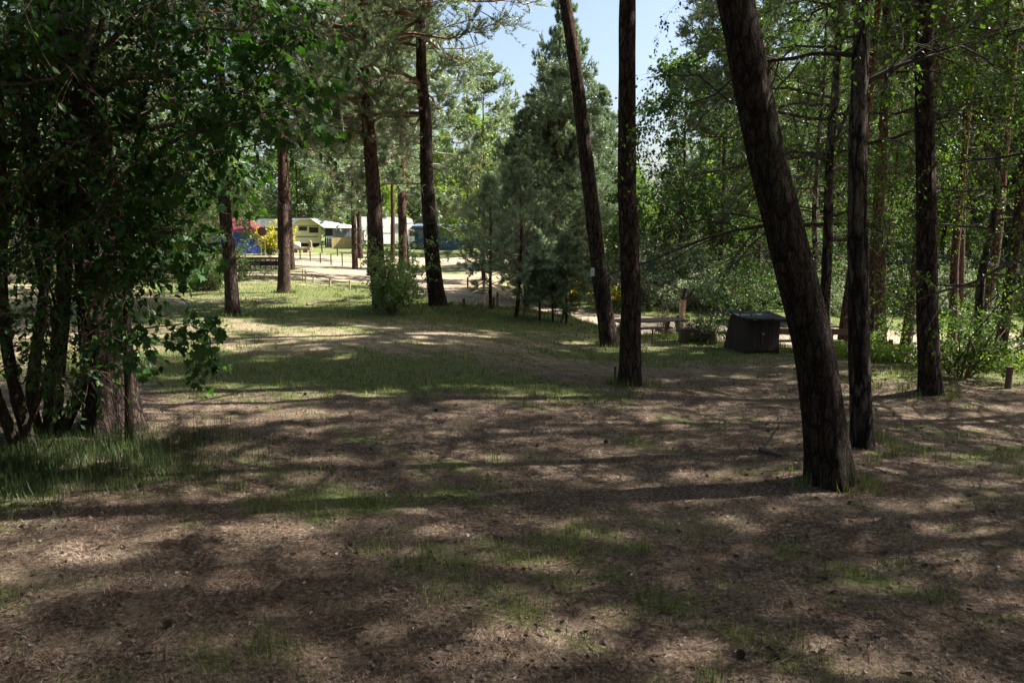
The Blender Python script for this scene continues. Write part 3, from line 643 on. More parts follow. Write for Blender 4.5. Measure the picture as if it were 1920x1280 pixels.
for i in range(18):
    a = np.interp(i, [0, 17], [-.60, .02]) + rg.uniform(-.03, .03); r = rg.uniform(86, 98); x, y = r * math.sin(a), r * math.cos(a)
    copy_thing([DA, DB, DA][i % 3], 'sunlit green tree in the row behind the caravans', (x, y, float(terrain(x, y))), rg.uniform(0, 6), rg.uniform(.8, 1.15), 'green trees behind the campsite')
for i in range(34):
    a = rg.uniform(.14, .74); r = rg.uniform(34, 74); x, y = r * math.sin(a), r * math.cos(a)
    if x < 28 and y < 34: y += 14
    copy_thing([DB, DB, DA, BA][int(rg.integers(4))], 'broadleaved tree in the wood beyond the path', (x, y, float(terrain(x, y))), rg.uniform(0, 6), rg.uniform(.6, 1.0) * (1 if a > .22 else .5), 'broadleaved trees beyond the path')

def shrub_parts(root, rng, h, wd, ns, leaf, size, tmpl=LEAF2, k=6, l2=7, l3=5, bark='twig', flower=None, sway=.1, tw=.25, lean=.9, droop=.15):
    az = rng.uniform(0, 6.28, ns); e = rng.uniform(.1, lean, ns); d = np.stack([np.cos(az) * np.sin(e), np.sin(az) * np.sin(e), np.cos(e)], 1)
    p = np.stack([np.cos(az) * wd * .06, np.sin(az) * wd * .06, np.full(ns, -.05)], 1)
    L = np.minimum(h / np.cos(e), h * .6 + wd / 2) * rng.uniform(.6, 1.05, ns)
    A = curve(rng, p, d, L, 8, droop * .5, sway); Ra = np.full((ns, 1), .008 + .006 * h) * np.linspace(1, .2, 8)[None]
    B, Rb = spawn(rng, A, Ra, l2, .12, 1, R(25), R(70), lambda g, t, pl: pl * .36 * g.uniform(.5, 1.2, len(t)), 5, .6, droop, .1)
    C_, Rc = spawn(rng, B, Rb, l3, .1, 1, R(25), R(70), lambda g, t, pl: tw * g.uniform(.5, 1.3, len(t)), 4, .6, droop, .08)
    mb = MB(); mb.tubes(A, Ra, 5); mb.tubes(B, Rb, 3); mb.tubes(C_, Rc, 3); mb.build('stems', M[bark], root)
    cb = MB(); leaves(cb, rng, C_, size, tmpl, k, hang=.1); leaves(cb, rng, B, size, tmpl, 3, hang=.1); cb.build('leaves', M[leaf], root)
    if flower:
        fb = MB(); up = C_[C_[:, -1, 2] > np.quantile(C_[:, -1, 2], 1 - flower)]; leaves(fb, rng, up, size * 1.2, tmpl, k, hang=-.3); fb.build('blossom', M['yellow'], root)
    return root
def shrub(label, px, py, h, wd, ns, leaf, size, seed, name='shrub', cat='shrub', depth=None, xy=None, **k):
    p = on_ground(px, py) if depth is None else None
    if p is None: q = at(px, py, depth); p = np.array([q[0], q[1], float(terrain(q[0], q[1]))])
    t = thing(name, label, cat, p); shrub_parts(t, rngm(seed), h, wd, ns, leaf, size, **k); return t
shrub('bright leafy bush wrapped round the foot of the reddish pine', 735, 588, 1.75, 1.15, 22, 'ivy_leaf', .06, 51, k=7, l2=8, l3=6, lean=.45, tw=.2)
shrub('small light green bush leaning right beside the reddish pine', 762, 574, 1.25, .8, 10, 'ivy_leaf', .06, 52, k=6, lean=.6, tw=.2)
shrub('yellow green broom bush beside the blue tent', 509, 470, 1.9, 2.0, 26, 'lime_leaf', .09, 53, depth=56, flower=.75, k=6, tw=.35)
shrub('broom with bright yellow blossom behind the little pines', 1072, 0, 1.5, 1.5, 18, 'mid_leaf', .06, 54, depth=30, flower=.5, k=6)
shrub('small flowering broom between the two dark trunks', 1153, 0, 1.1, 1.0, 12, 'mid_leaf', .06, 55, depth=29, flower=.5, k=6)
shrub('round silvery green bush behind the picnic table', 1232, 0, 2.6, 2.8, 34, 'grey_leaf', .07, 56, depth=32, k=7, l2=8, l3=6, tw=.35)
shrub('silvery shrub at the foot of the wood, right of the round bush', 1300, 0, 1.8, 2.4, 26, 'grey_leaf', .07, 57, depth=31.5, k=6, tw=.3)
shrub('thin multi stemmed sapling in front of the picnic table', 1243, 628, 1.65, 1.0, 5, 'birch_leaf', .05, 58, k=2, l2=5, l3=3, lean=.35, tw=.3)
shrub('dark leafy sapling beside the low plank fence', 1330, 643, 1.45, 1.1, 7, 'dark_leaf', .06, 59, k=4, l2=6, l3=4, lean=.5)
shrub('low dark bush at the foot of the dark sapling', 1300, 640, .5, .7, 8, 'dark_leaf', .05, 60, k=4, lean=.9)
shrub('leafy bush left of the wire fence behind the birch', 1640, 668, .8, .8, 12, 'birch_leaf', .06, 61, k=6)
shrub('green sapling bush right of the stout upright pine', 1800, 705, 1.3, 1.5, 14, 'birch_leaf', .06, 62, k=6, l2=7)
shrub('dark bush near the grey post at the right edge', 1872, 690, 1.3, 1.4, 14, 'dark_leaf', .06, 63, k=6, l2=7)
SA = thing('shrub', 'x', 'shrub', (0, -400, 0)); shrub_parts(SA, rngm(71), 1.6, 2.4, 30, 'grey_leaf', .085, k=6, tw=.35)
SB = thing('shrub', 'x', 'shrub', (0, -400, 0)); shrub_parts(SB, rngm(72), 1.8, 2.2, 28, 'mid_leaf', .085, k=6, tw=.35)
place(SA, 'pale grey green shrub just beyond the path, left of the brown hut', 1345, 0, .9, 0, depth=31)
place(SB, 'green shrub just beyond the path, behind the brown hut', 1400, 0, .9, 0, depth=30)
for i in range(60):
    a = rg.uniform(.08, .72); x0 = math.tan(a); r = rg.uniform(0, 1); y = np.interp(x0, [0, .2, .4, .9], [38, 31.5, 29, 24]) + r * 24; x = x0 * y
    copy_thing([SA, SB, SA, DC][i % 4], 'undergrowth shrub beyond the sandy path', (x, y, float(terrain(x, y)) - .1), rg.uniform(0, 6), rg.uniform(.6, 1.15) * (.6 if i % 4 == 3 else 1), 'undergrowth shrubs beyond the path')
for i in range(28):
    x = 5 + i * .72 + rg.uniform(-.4, .4); y = 28.3 + rg.uniform(0, 3.5) - .12 * x
    copy_thing([SA, SB][i % 3 == 1], 'silvery sunlit shrub at the far edge of the sandy path', (x, y, float(terrain(x, y)) - .1), rg.uniform(0, 6), rg.uniform(.7, 1.15), 'shrubs at the far edge of the path')
for i in range(22):
    a = rg.uniform(-.75, -.33); r = rg.uniform(24, 60); x, y = r * math.sin(a), r * math.cos(a)
    copy_thing([SB, DC][i % 2], 'undergrowth shrub behind the left thicket', (x, y, float(terrain(x, y)) - .1), rg.uniform(0, 6), rg.uniform(.5, .9), 'undergrowth shrubs at left')
# young pines along the bank
def young_pine(label, px, py, H, Lmax, seed, mat='needle_pale', nl=34, hb=.5, bend=0):
    p = on_ground(px, py); g = rngm(seed); t = thing('young_pine', label, 'young pine', p)
    path = [(0, 0, -.3), (bend, 0, H * .3), (bend * 1.2, 0, H * .6), (bend * .7, 0, H)]
    pine_parts(t, g, path, .012 + .012 * H, hb, H, Lmax, nl, bark='bark_red', needle=mat, shape='cone', tuft=(9, .085, .014), l2=6, l3=4, tk=4, sides=8, dz=.2, dead=4 if H > 2 else 0, deadz=(.4, 1.2), low_droop=.1, flare=.1)
young_pine('pale open young pine, left one of the tall pair on the bank', 920, 578, 3.1, 1.0, 81)
young_pine('pale young pine with crooked stem, taller one of the pair on the bank', 965, 594, 3.5, 1.25, 82, nl=42, bend=.14)
young_pine('short dark young pine beside the leaning stake', 1012, 600, 1.4, .7, 83, 'needle_dark', 26, .25)
young_pine('bushy dark young pine left of the curved pine', 1062, 606, 1.9, .85, 84, 'needle_dark', 34, .25)
young_pine('smallest dark young pine at the bank', 1036, 604, 1.2, .6, 85, 'needle_dark', 22, .2)
young_pine('dark young pine behind the others on the bank', 990, 582, 1.9, .8, 86, 'needle_dark', 30, .3)

# ------------------------------------------------------------------ the left thicket: forked shrub, leaning stems, maple sapling
def bush_from_lines(root, rng, stems, arms, leaf, size, tmpl, seed, k=5, l2=12, l3=5, L2=(.4, 1.0), tw=.35, bark='bark_smooth', droop=.25, extra=None):
    o = np.array(root.location); sb = MB(); As = []; Rs = []
    def smooth(L, m):
        L = np.array([at(*p) for p in L]) - o; s = np.concatenate([[0], np.cumsum(np.linalg.norm(np.diff(L, axis=0), axis=1))]); u = np.linspace(0, s[-1], m)
        P = np.stack([np.interp(u, s, L[:, c]) for c in range(3)], 1)
        for _ in range(2): P[1:-1] = (P[:-2] + 2 * P[1:-1] + P[2:]) / 4
        return P
    for L, ra, rb in stems:
        P = smooth(L, 40); g = rng.normal(0, .05, (40,)); sb.tubes(P, (np.linspace(ra, rb, 40) * (1 + g)), 12)
        As.append(P[14::1][::max(1, 26 // 9)][:9]); Rs.append(np.linspace(ra * .6, rb, 9))
    sb.build('stems', M[bark], root)
    ab = MB()
    for L, ra in arms:
        P = smooth(L, 9); P[1:] += rng.normal(0, .04, (8, 3)); As.append(P); Rs.append(np.linspace(ra, ra * .25, 9)); ab.tubes(P, Rs[-1], 6)
    A = np.array(As); Ra = np.array(Rs)
    B, Rb = spawn(rng, A, np.minimum(Ra, .02), l2, .15, 1, R(25), R(75), lambda g, t, pl: g.uniform(*L2, len(t)), 7, .5, droop, .1)
    C_, Rc = spawn(rng, B, Rb, l3, .12, 1, R(25), R(70), lambda g, t, pl: tw * g.uniform(.5, 1.4, len(t)), 5, .6, droop, .1)
    ab.tubes(B, Rb, 4); ab.tubes(C_, Rc, 3); ab.build('branches', M['twig'], root)
    cb = MB(); leaves(cb, rng, C_, size, tmpl, k, hang=.6, spread=.6); leaves(cb, rng, B, size, tmpl, 2, hang=.6, spread=.6); cb.build('leaves', M[leaf], root)
D = 7.2
p = on_ground(85, 838)
t = thing('forked_shrub', 'multi stemmed forked shrub with smooth grey stems in the left thicket', 'shrub', p)
bush_from_lines(t, rngm(91), [
    ([(95, 850, D), (100, 760, D), (112, 640, D), (122, 500, D), (118, 380, D), (112, 280, D), (140, 140, D), (168, 20, D), (180, -120, D)], .085, .025),
    ([(105, 835, D), (150, 735, D), (176, 640, D), (160, 520, D - .2), (138, 400, D - .2), (130, 280, D - .3), (165, 150, D - .4), (200, 0, D - .4)], .06, .02),
    ([(80, 840, D), (55, 740, D), (75, 600, D - .1), (92, 480, D), (70, 330, D), (60, 180, D), (75, 0, D)], .05, .018),
    ([(60, 835, D), (70, 690, D - .3), (85, 560, D - .3), (60, 430, D - .4), (45, 280, D - .4), (40, 60, D - .4)], .035, .012)],
    [([(165, 180, D), (300, 130, 6.6), (430, 90, 6.1), (560, 40, 5.6)], .03), ([(122, 400, D), (230, 330, 6.7), (350, 240, 6.3), (450, 220, 6.0), (540, 190, 5.8)], .028),
     ([(125, 300, D), (260, 210, 6.8), (400, 170, 6.4), (520, 160, 6.0)], .028), ([(130, 440, D), (190, 380, 6.9), (250, 350, 6.7)], .018),
     ([(150, 120, D), (250, 40, 6.5), (380, -30, 6.2), (500, -60, 6)], .03), ([(150, 660, D - .2), (185, 570, 6.4), (225, 500, 6.2)], .012), ([(105, 620, D), (70, 540, 6.5), (35, 480, 6.3)], .012), ([(138, 480, D - .2), (175, 420, 6.4), (215, 370, 6.2)], .012), ([(100, 350, D), (40, 260, 6.6), (-40, 200, 6.3)], .02), ([(110, 200, D), (60, 90, 6.5), (0, 20, 6.2)], .02),
     ([(110, 60, D), (200, -40, 6.4), (330, -120, 6)], .025), ([(125, 330, D), (220, 250, 7.6), (330, 210, 8.2), (420, 190, 8.6)], .02), ([(120, 240, D), (20, 120, 7.6), (-60, 60, 8)], .02),
     ([(170, 60, D), (300, 30, 7.6), (420, 10, 8.0), (520, -20, 8.2)], .02)],
    'maple_leaf', .07, OVAL, 91, k=7, l2=16, l3=7, L2=(.3, .8), droop=.14)
p = on_ground(20, 842)
t = thing('leaning_shrub', 'dark stemmed shrub leaning left at the left edge of the picture', 'shrub', p)
bush_from_lines(t, rngm(92), [([(62, 850, 6.9), (35, 760, 6.9), (12, 650, 6.9), (3, 520, 6.9), (8, 380, 6.9), (0, 200, 6.8), (-10, 0, 6.8)], .06, .02),
    ([(40, 840, 6.9), (90, 700, 6.7), (110, 600, 6.6), (95, 540, 6.6)], .03, .008), ([(30, 840, 6.9), (-20, 700, 6.6), (-60, 500, 6.4)], .05, .02)],
    [([(8, 380, 6.9), (60, 330, 6.4), (120, 300, 6.1)], .014), ([(35, 720, 6.9), (70, 640, 6.4), (110, 570, 6.0)], .010), ([(0, 250, 6.8), (60, 150, 6.2), (120, 100, 5.9)], .014), ([(0, 600, 6.9), (-50, 520, 6.4), (-100, 500, 6)], .014), ([(-5, 100, 6.8), (50, 30, 6.2), (110, -20, 5.9)], .014)],
    'maple_leaf', .07, OVAL, 92, k=4, l2=9, l3=5, L2=(.3, .7))
p = on_ground(243, 838)
t = thing('maple_sapling', 'slim maple sapling with lobed leaves on a low branch reaching right', 'maple sapling', p)
bush_from_lines(t, rngm(93), [([(243, 845, 6.9), (240, 700, 6.9), (236, 560, 6.9), (240, 420, 6.8), (262, 250, 6.8), (285, 80, 6.8), (290, -60, 6.8)], .035, .012)],
    [([(238, 680, 6.9), (270, 630, 6.5), (320, 600, 6.2), (372, 598, 6.0)], .012), ([(236, 540, 6.9), (280, 480, 6.5), (330, 430, 6.2)], .012),
     ([(245, 380, 6.8), (340, 300, 6.2), (450, 270, 5.8), (545, 270, 5.5)], .014),
     ([(262, 250, 6.8), (380, 210, 6.2), (480, 150, 5.7), (540, 60, 5.3)], .018), ([(250, 330, 6.8), (350, 270, 6.2), (480, 230, 5.7), (570, 200, 5.4)], .016),
     ([(285, 80, 6.8), (390, 60, 6.1), (480, 20, 5.7), (560, -20, 5.4)], .016), ([(240, 480, 6.9), (290, 440, 6.3), (350, 420, 6.0)], .01)],
    'maple_leaf', .095, MAPLE, 93, k=5, l2=9, l3=4, L2=(.15, .5), tw=.22, droop=.12)

# ------------------------------------------------------------------ far wood, one mass
def far_wood():
    g = rngm(7); mb = MB(); n = 90000; a = g.uniform(-.95, .95, n); r = g.uniform(98, 125, n)
    x, y = r * np.sin(a), r * np.cos(a); top = 9.5 + 2.5 * np.sin(a * 23) + 2 * np.sin(a * 57 + 1) + 1.5 * np.sin(a * 131)
    top += 3.5 * sstep(.12, .3, a) + 3.5 * sstep(-.05, -.25, a) ; z = top * g.uniform(0, 1, n) ** .8
    c = np.sin(a * 90 + z * .7) + np.cos(a * 170 - z * 1.1 + r * .4); keep = c > -1.1; x, y, z = x[keep], y[keep], z[keep]; n = len(x)
    P = np.stack([x, y, terrain(x, y) + z], 1); d = norm(g.normal(size=(n, 3)) - np.array([0, 0, .3])); X, Y, Z = frames(g, d)
    tn = np.clip(.5 + .25 * c[keep] + g.normal(0, .15, n), 0, 1); mb.scatter(*LEAF2, P, X, Y, Z, g.uniform(.4, .95, n), tn)
    mb.build('far_woodland', M['mid_leaf'], None, kind='stuff')
far_wood()

# ------------------------------------------------------------------ ground cover
BLADE = (np.array([(-.5, 0, 0), (.5, 0, 0), (.38, .45, .06), (-.38, .45, .06), (0, 1, .28)]), np.array([(0, 1, 2), (0, 2, 3), (3, 2, 4)]))
def blades(mb, g, x, y, hgt, wd, lean, tone, flatness=0):
    n = len(x); P = np.stack([x, y, terrain(x, y) - .004 + flatness], 1)
    az = g.uniform(0, 2 * np.pi, n); e = lean; Y = np.stack([np.cos(az) * np.sin(e), np.sin(az) * np.sin(e), np.cos(e)], 1)
    X = norm(np.cross(Y, np.array([0, 0, 1.]) + .01)); Z = np.cross(X, Y)
    tv, tf = BLADE; v = P[:, None] + X[:, None] * (tv[None, :, 0:1] * wd[:, None, None]) + Y[:, None] * (tv[None, :, 1:2] * hgt[:, None, None]) - Z[:, None] * (tv[None, :, 2:3] * hgt[:, None, None]) * np.sign(-Z[:, 2])[:, None, None]
    f = tf[None] + (np.arange(n) * 5)[:, None, None]; mb.add(v.reshape(-1, 3), f.reshape(-1, 3), tone=np.repeat(tone, 5))
def polar(g, n, r0, r1, a=.75):
    r = np.exp(g.uniform(math.log(r0), math.log(r1), n)); t = g.uniform(-a, a, n); return r * np.sin(t), r * np.cos(t), r
g = rngm(8)
mb = MB(); x, y, r = polar(g, 420000, 1.9, 34)
gr, sd, tn = ground_attrs(x, y); cl = .5 + .5 * lump(x, y, 9, 3) + .3 * lump(x, y, 23, 1)
k = (g.uniform(size=len(x)) < np.clip((gr - .14) * 1.35, 0.0, 1) * np.clip(cl, 0.05, 1)) & (sd < .3); x, y, r, cl = x[k], y[k], r[k], cl[k]; n = len(x)
blades(mb, g, x, y, (.018 + .05 * np.clip(cl, .1, 1.3) * g.uniform(.5, 1.4, n)) * (1 + r * .012), .0028 * (1 + r / 4.5), g.uniform(.1, 1.1, n), np.clip(g.normal(.45, .25, n), 0, 1))
# taller tufts
cx, cy, cr = polar(g, 420, 2.3, 26); gr, sd, tn = ground_attrs(cx, cy); k = (gr > .2) & (sd < .2); cx, cy, cr = cx[k], cy[k], cr[k]
for tx, ty in [(1556, 897), (1614, 833), (1743, 735), (1184, 722), (1141, 648), (820, 572), (718, 580), (535, 549), (438, 592)]:
    q = on_ground(tx, ty); aa = g.uniform(0, 6.28, 9); cx = np.append(cx, q[0] + .3 * np.cos(aa)); cy = np.append(cy, q[1] + .3 * np.sin(aa)); cr = np.append(cr, np.full(9, q[1]))
m_ = 22; i = np.repeat(np.arange(len(cx)), m_); q = g.normal(0, .04, (len(i), 2)) * (1 + cr[i] * .05)[:, None]; n = len(i)
blades(mb, g, cx[i] + q[:, 0], cy[i] + q[:, 1], g.uniform(.05, .16, n), .003 * (1 + cr[i] / 6), g.uniform(.05, .8, n), np.clip(g.normal(.55, .2, n), 0, 1))
mb.build('grass', M['grass'], None, kind='stuff')
# dry needles and dead grass
mb = MB(); x, y, r = polar(g, 380000, 1.9, 30); gr, sd, tn = ground_attrs(x, y); k = (g.uniform(size=len(x)) > gr * .7) & (sd < .35); x, y, r = x[k], y[k], r[k]; n = len(x)
blades(mb, g, x, y, g.uniform(.012, .042, n) * (1 + r * .02), .0013 * (1 + r / 3.2), g.uniform(1.15, 1.54, n), np.clip(g.normal(.36, .30, n) + .22 * lump(x, y, 1.9, 9), 0, 1), .003)
mb.build('needle_litter', M['dry'], None, kind='stuff')
# pale leaf scraps and bark flakes
M['scrap'] = leaf_mat('leaf_scraps', (.08, .045, .03), (.19, .14, .11), (.42, .37, .33), .1, (1, 1, 1), .6, .3)
mb = MB(); x, y, r = polar(g, 5200, 2.0, 20); n = len(x); d = g.normal(size=(n, 3)); d[:, 2] *= .25; d = norm(d); X, Y, Z = frames(g, d)
mb.scatter(*OVAL, np.stack([x, y, terrain(x, y) + .008], 1), X, Y, Z, g.uniform(.010, .034, n) * (1 + r * .01), np.clip(g.normal(.45, .32, n), 0, 1))
mb.build('leaf_litter', M['scrap'], None, kind='stuff')
mb = MB(); x, y, r = polar(g, 2600, 2.0, 22); n = len(x); az = g.uniform(0, 6.28, n); L = g.uniform(.04, .22, n) * (.6 + .4 * g.uniform(size=n)); u = np.linspace(-.5, .5, 5)[None]
P = np.stack([x[:, None] + np.cos(az)[:, None] * u * L[:, None], y[:, None] + np.sin(az)[:, None] * u * L[:, None], np.zeros((n, 5))], -1); P[:, :, :2] += g.normal(0, .006, (n, 5, 2)); P[:, :, 2] = terrain(P[:, :, 0], P[:, :, 1]) + .007 + np.abs(g.normal(0, .004, (n, 5)))
mb.tubes(P, g.uniform(.0015, .0045, n)[:, None] * np.linspace(1, .5, 5)[None], 4); mb.build('twig_litter', M['twig'], None, kind='stuff')
mb = MB(); x, y, r = polar(g, 5000, 2.0, 16); n = len(x); d = g.normal(size=(n, 3)); d[:, 2] *= .3; d = norm(d); X, Y, Z = frames(g, d)
mb.scatter(*LEAF2, np.stack([x, y, terrain(x, y) + .007], 1), X, Y, Z, g.uniform(.012, .05, n), np.clip(g.normal(.2, .2, n), 0, 1)); mb.build('bark_flakes', M['scrap'], None, kind='stuff')
# tall grass round the thicket, its shade worked into the blade colour
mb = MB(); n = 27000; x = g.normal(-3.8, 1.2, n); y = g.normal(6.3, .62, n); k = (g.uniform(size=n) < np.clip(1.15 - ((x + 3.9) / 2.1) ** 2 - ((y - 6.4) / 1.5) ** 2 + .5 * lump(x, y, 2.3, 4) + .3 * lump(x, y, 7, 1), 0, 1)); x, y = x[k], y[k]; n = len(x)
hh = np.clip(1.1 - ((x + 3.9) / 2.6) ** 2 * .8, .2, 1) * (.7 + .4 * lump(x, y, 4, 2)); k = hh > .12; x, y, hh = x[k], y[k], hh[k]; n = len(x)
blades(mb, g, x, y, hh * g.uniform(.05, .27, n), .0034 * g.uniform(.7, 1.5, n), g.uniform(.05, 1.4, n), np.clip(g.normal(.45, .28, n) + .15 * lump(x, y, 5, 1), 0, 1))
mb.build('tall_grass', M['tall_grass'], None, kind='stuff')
# verge growth along the bank
mb = MB(); n = 34000; x = g.uniform(-4.6, 13, n); y = np.interp(x, EX, EY) + g.normal(.35, .38, n); den = .45 + .45 * lump(x, y, 1.7, 2) + .2 * lump(x, y, 6, 1)
k = g.uniform(size=n) < den; x, y = x[k], y[k]; n = len(x)
blades(mb, g, x, y, g.uniform(.08, .30, n) * np.clip(.5 + .6 * lump(x, y, 2.2, 5), .25, 1.2) * np.interp(x, [-2, 2], [.7, 1.1]), .010 + 0 * x, g.uniform(.03, .7, n), np.clip(g.normal(.5, .25, n), 0, 1))
mb.build('verge_grass', M['grass'], None, kind='stuff')
mb = MB(); n = 5000; x = g.uniform(5.2, 8.4, n); y = np.interp(x, EX, EY) + g.normal(.1, .22, n); k = np.abs(x - 6.3) > -1; P = np.stack([x, y, terrain(x, y) + g.uniform(.02, .26, n)], 1)
d = norm(g.normal(size=(n, 3)) + np.array([0, 0, .8])); X, Y, Z = frames(g, d); mb.scatter(*LEAF2, P, X, Y, Z, g.uniform(.03, .07, n), np.clip(P[:, 2] * 0 + g.normal(.5, .2, n), 0, 1))
mb.build('low_herbs', M['lime_leaf'], None, kind='stuff')
print('vegetation done')

# ------------------------------------------------------------------ campsite: everything in metres, from a base point
def base_at(px, depth, dz=0):
    q = at(px, 430, depth); return np.array([q[0], q[1], float(terrain(q[0], q[1])) + dz])
def mpp(depth): return depth / FPX * 1.0
def part(mb, name, mat, root, bev=0, **k):
    o = mb.build(name, [M[m] for m in (mat if isinstance(mat, (list, tuple)) else [mat])], root, **k)
    if bev: bevel(o, bev)
    return o
def arch(w, h, r, z0=0, n=5, top=0.0):
    """side outline of a caravan: rounded upper corners"""
    p = [(-w / 2, z0), (w / 2, z0)]
    for s, a0 in ((1, 0), (-1, 90)):
        for i in range(n + 1):
            a = R(a0 + 90 * i / n); p.append((s * (w / 2 - r) + r * math.cos(a), h - r * .8 + r * .8 * math.sin(a)))
    return p
def wheel(root, x, y, z, r, rim='metal'):
    w_ = MB(); a = np.linspace(0, 2 * np.pi, 21)[:-1]
    w_.prism([(x + r * math.cos(q), z + r * math.sin(q)) for q in a], y - .1, y + .1); o = part(w_, 'wheel', 'rubber', root, .02)
    w_ = MB(); w_.prism([(x + r * .6 * math.cos(q), z + r * .6 * math.sin(q)) for q in a], y - .115, y - .102); part(w_, 'rim', rim, o)
def window(root, x0, x1, y, z0, z1, frame='brown', pane='glass', bw=.05):
    mb = MB(); mb.box(x0 - bw, x1 + bw, y - .03, y + .02, z0 - bw, z1 + bw); f = part(mb, 'window', frame, root, .01)
    mb = MB(); mb.box(x0, x1, y - .045, y - .031, z0, z1); part(mb, 'pane', pane, f)
# cream caravan
D = 75; k = mpp(D)
t = thing('caravan', 'cream caravan with brown stripe and two small end windows', 'caravan', base_at(576, D), .42)
mb = MB(); mb.prism(arch(2.55, 2.62, .55, .42), 0, 4.8); part(mb, 'body', 'cream', t, .04)
mb = MB(); mb.box(-1.0, 1.0, -.02, -.002, .98, 1.07); part(mb, 'stripe', 'brown', t)
mb = MB(); mb.box(-1.15, 1.1, -.018, -.002, 2.02, 2.07); part(mb, 'stripe', 'brown', t)
window(t, -.72, -.05, -.005, 1.62, 1.92); window(t, .22, .98, -.005, 1.42, 1.86)
mb = MB(); mb.box(-1.1, 1.1, .3, 4.4, .1, .42); part(mb, 'skirt', 'black', t)
wheel(t, 1.12, 2.4, .3, .3)
mb = MB(); pr = arch(2.8, 2.72, .6, 2.0); mb.prism([(x, z) for x, z in pr[2:]] + [(-1.28, 2.1), (-1.05, 2.42), (-.6, 2.6), (.6, 2.6), (1.05, 2.42), (1.28, 2.1)], -.3, 4.9); part(mb, 'roof_edge', 'metal', t)
# white awning beside it
t = thing('awning_tent', 'awning with sloping white roof joined to the cream caravan', 'awning', base_at(632, D + .6), .35)
mb = MB(); mb.add([(-2.4, -.3, 2.68), (1.5, -.3, 2.02), (1.7, 3.2, 2.0), (-2.4, 3.2, 2.72), (-.9, -.45, 1.92), (1.6, -.45, 1.62)], [(0, 1, 2, 3)]); mb.add([(-2.4, -.3, 2.68), (-1.25, -.5, 1.86), (1.55, -.5, 1.82), (1.5, -.3, 2.06)], [(0, 1, 2, 3)])
part(mb, 'roof', 'awning', t)
mb = MB(); mb.box(-1.15, 1.5, -.1, -.05, .05, 1.86); part(mb, 'front_wall', 'greycloth', t)
mb = MB(); mb.box(-1.1, -.45, -.16, -.11, 1.1, 1.8); part(mb, 'opening_shade_panel', 'black', t)  # black panel on the wall stands in for the shade inside the doorway
mb = MB(); mb.box(-1.05, -.4, -.16, -.11, .55, 1.08); part(mb, 'lower_panel', 'white', t)
mb = MB(); mb.box(-.15, 1.4, -.16, -.11, 1.0, 1.7); part(mb, 'window', 'curtain', t)
t = thing('plank_fence', 'low fence of upright yellow pine planks in front of the white awning', 'fence', base_at(640, 73.5), .42)
for i in range(13): mb = MB(); mb.box(-.9 + i * .22, -.9 + i * .22 + .205, 0, .03, .05, .98 + .02 * (i % 3)); part(mb, 'plank', 'plank', t)
mb = MB(); mb.box(-.9, 1.95, .031, .07, .3, .38); mb.box(-.9, 1.95, .031, .07, .75, .83); part(mb, 'rail', 'plank', t)
t = thing('picket_gate', 'small black picket gate beside the yellow planks', 'gate', base_at(615.5, 73.3))
for i in range(4): mb = MB(); mb.prism([(-.33 + i * .2, .05), (-.22 + i * .2, .05), (-.22 + i * .2, .88), (-.275 + i * .2, 1.0), (-.33 + i * .2, .88)], 0, .03); part(mb, 'picket', 'black', t)
mb = MB(); mb.box(-.36, .42, .031, .06, .25, .33); mb.box(-.36, .42, .031, .06, .7, .78); part(mb, 'rail', 'black', t)
t = thing('plank_fence', 'short stretch of yellow plank fence between the slim dark pine and the camper', 'fence', base_at(674, 73.5), .42)
for i in range(3): mb = MB(); mb.box(-.35 + i * .24, -.35 + i * .24 + .22, 0, .03, .05, 1.0); part(mb, 'plank', 'plank', t)
mb = MB(); mb.box(-.35, .35, .031, .07, .4, .48); part(mb, 'rail', 'plank', t)
# camper van
D = 74
t = thing('camper_van', 'white camper van with red rear lamps, cab facing right', 'camper van', base_at(735, D), .42)
mb = MB(); pr = [(-2.85, .5), (1.45, .5), (1.5, 1.75), (2.1, 2.15), (1.95, 2.75), (1.5, 2.92), (-2.7, 2.95), (-2.88, 2.7)]; mb.prism(pr, 0, 2.2); part(mb, 'body', 'white', t, .08)
mb = MB(); mb.prism([(1.46, .42), (2.85, .42), (2.88, .95), (2.55, 1.15), (2.1, 1.85), (1.52, 1.85)], .12, 2.08); part(mb, 'cab', 'white', t, .05)
mb = MB(); mb.prism([(1.68, 1.2), (2.35, 1.2), (2.02, 1.72), (1.68, 1.72)], .1, .119); part(mb, 'cab_window', 'glass', t)
mb = MB(); mb.box(2.35, 2.5, -.1, .1, 1.15, 1.4); part(mb, 'mirror', 'black', t)
mb = MB(); mb.box(-2.72, -2.62, -.03, -.002, .85, 1.6); part(mb, 'rear_lamp', 'redpaint', t, .01)
mb = MB(); mb.box(-2.3, .1, -.02, -.002, 1.48, 1.52); part(mb, 'trim', 'greycloth', t)
window(t, .05, .95, -.005, 1.6, 2.35, 'offwhite', 'curtain'); window(t, -2.2, -1.5, -.005, 1.6, 2.2, 'offwhite')
mb = MB(); mb.box(.0, .62, -.02, -.002, .55, 1.45); part(mb, 'door', 'offwhite', t, .01)
mb = MB(); mb.box(1.0, 1.35, -.045, -.002, .62, 2.1); part(mb, 'doorway', 'slate', t)
mb = MB(); mb.box(.9, 1.5, -.55, -.05, .22, .28); part(mb, 'step', 'black', t)
wheel(t, 2.1, .1, .36, .36); wheel(t, -1.7, .1, .36, .36)
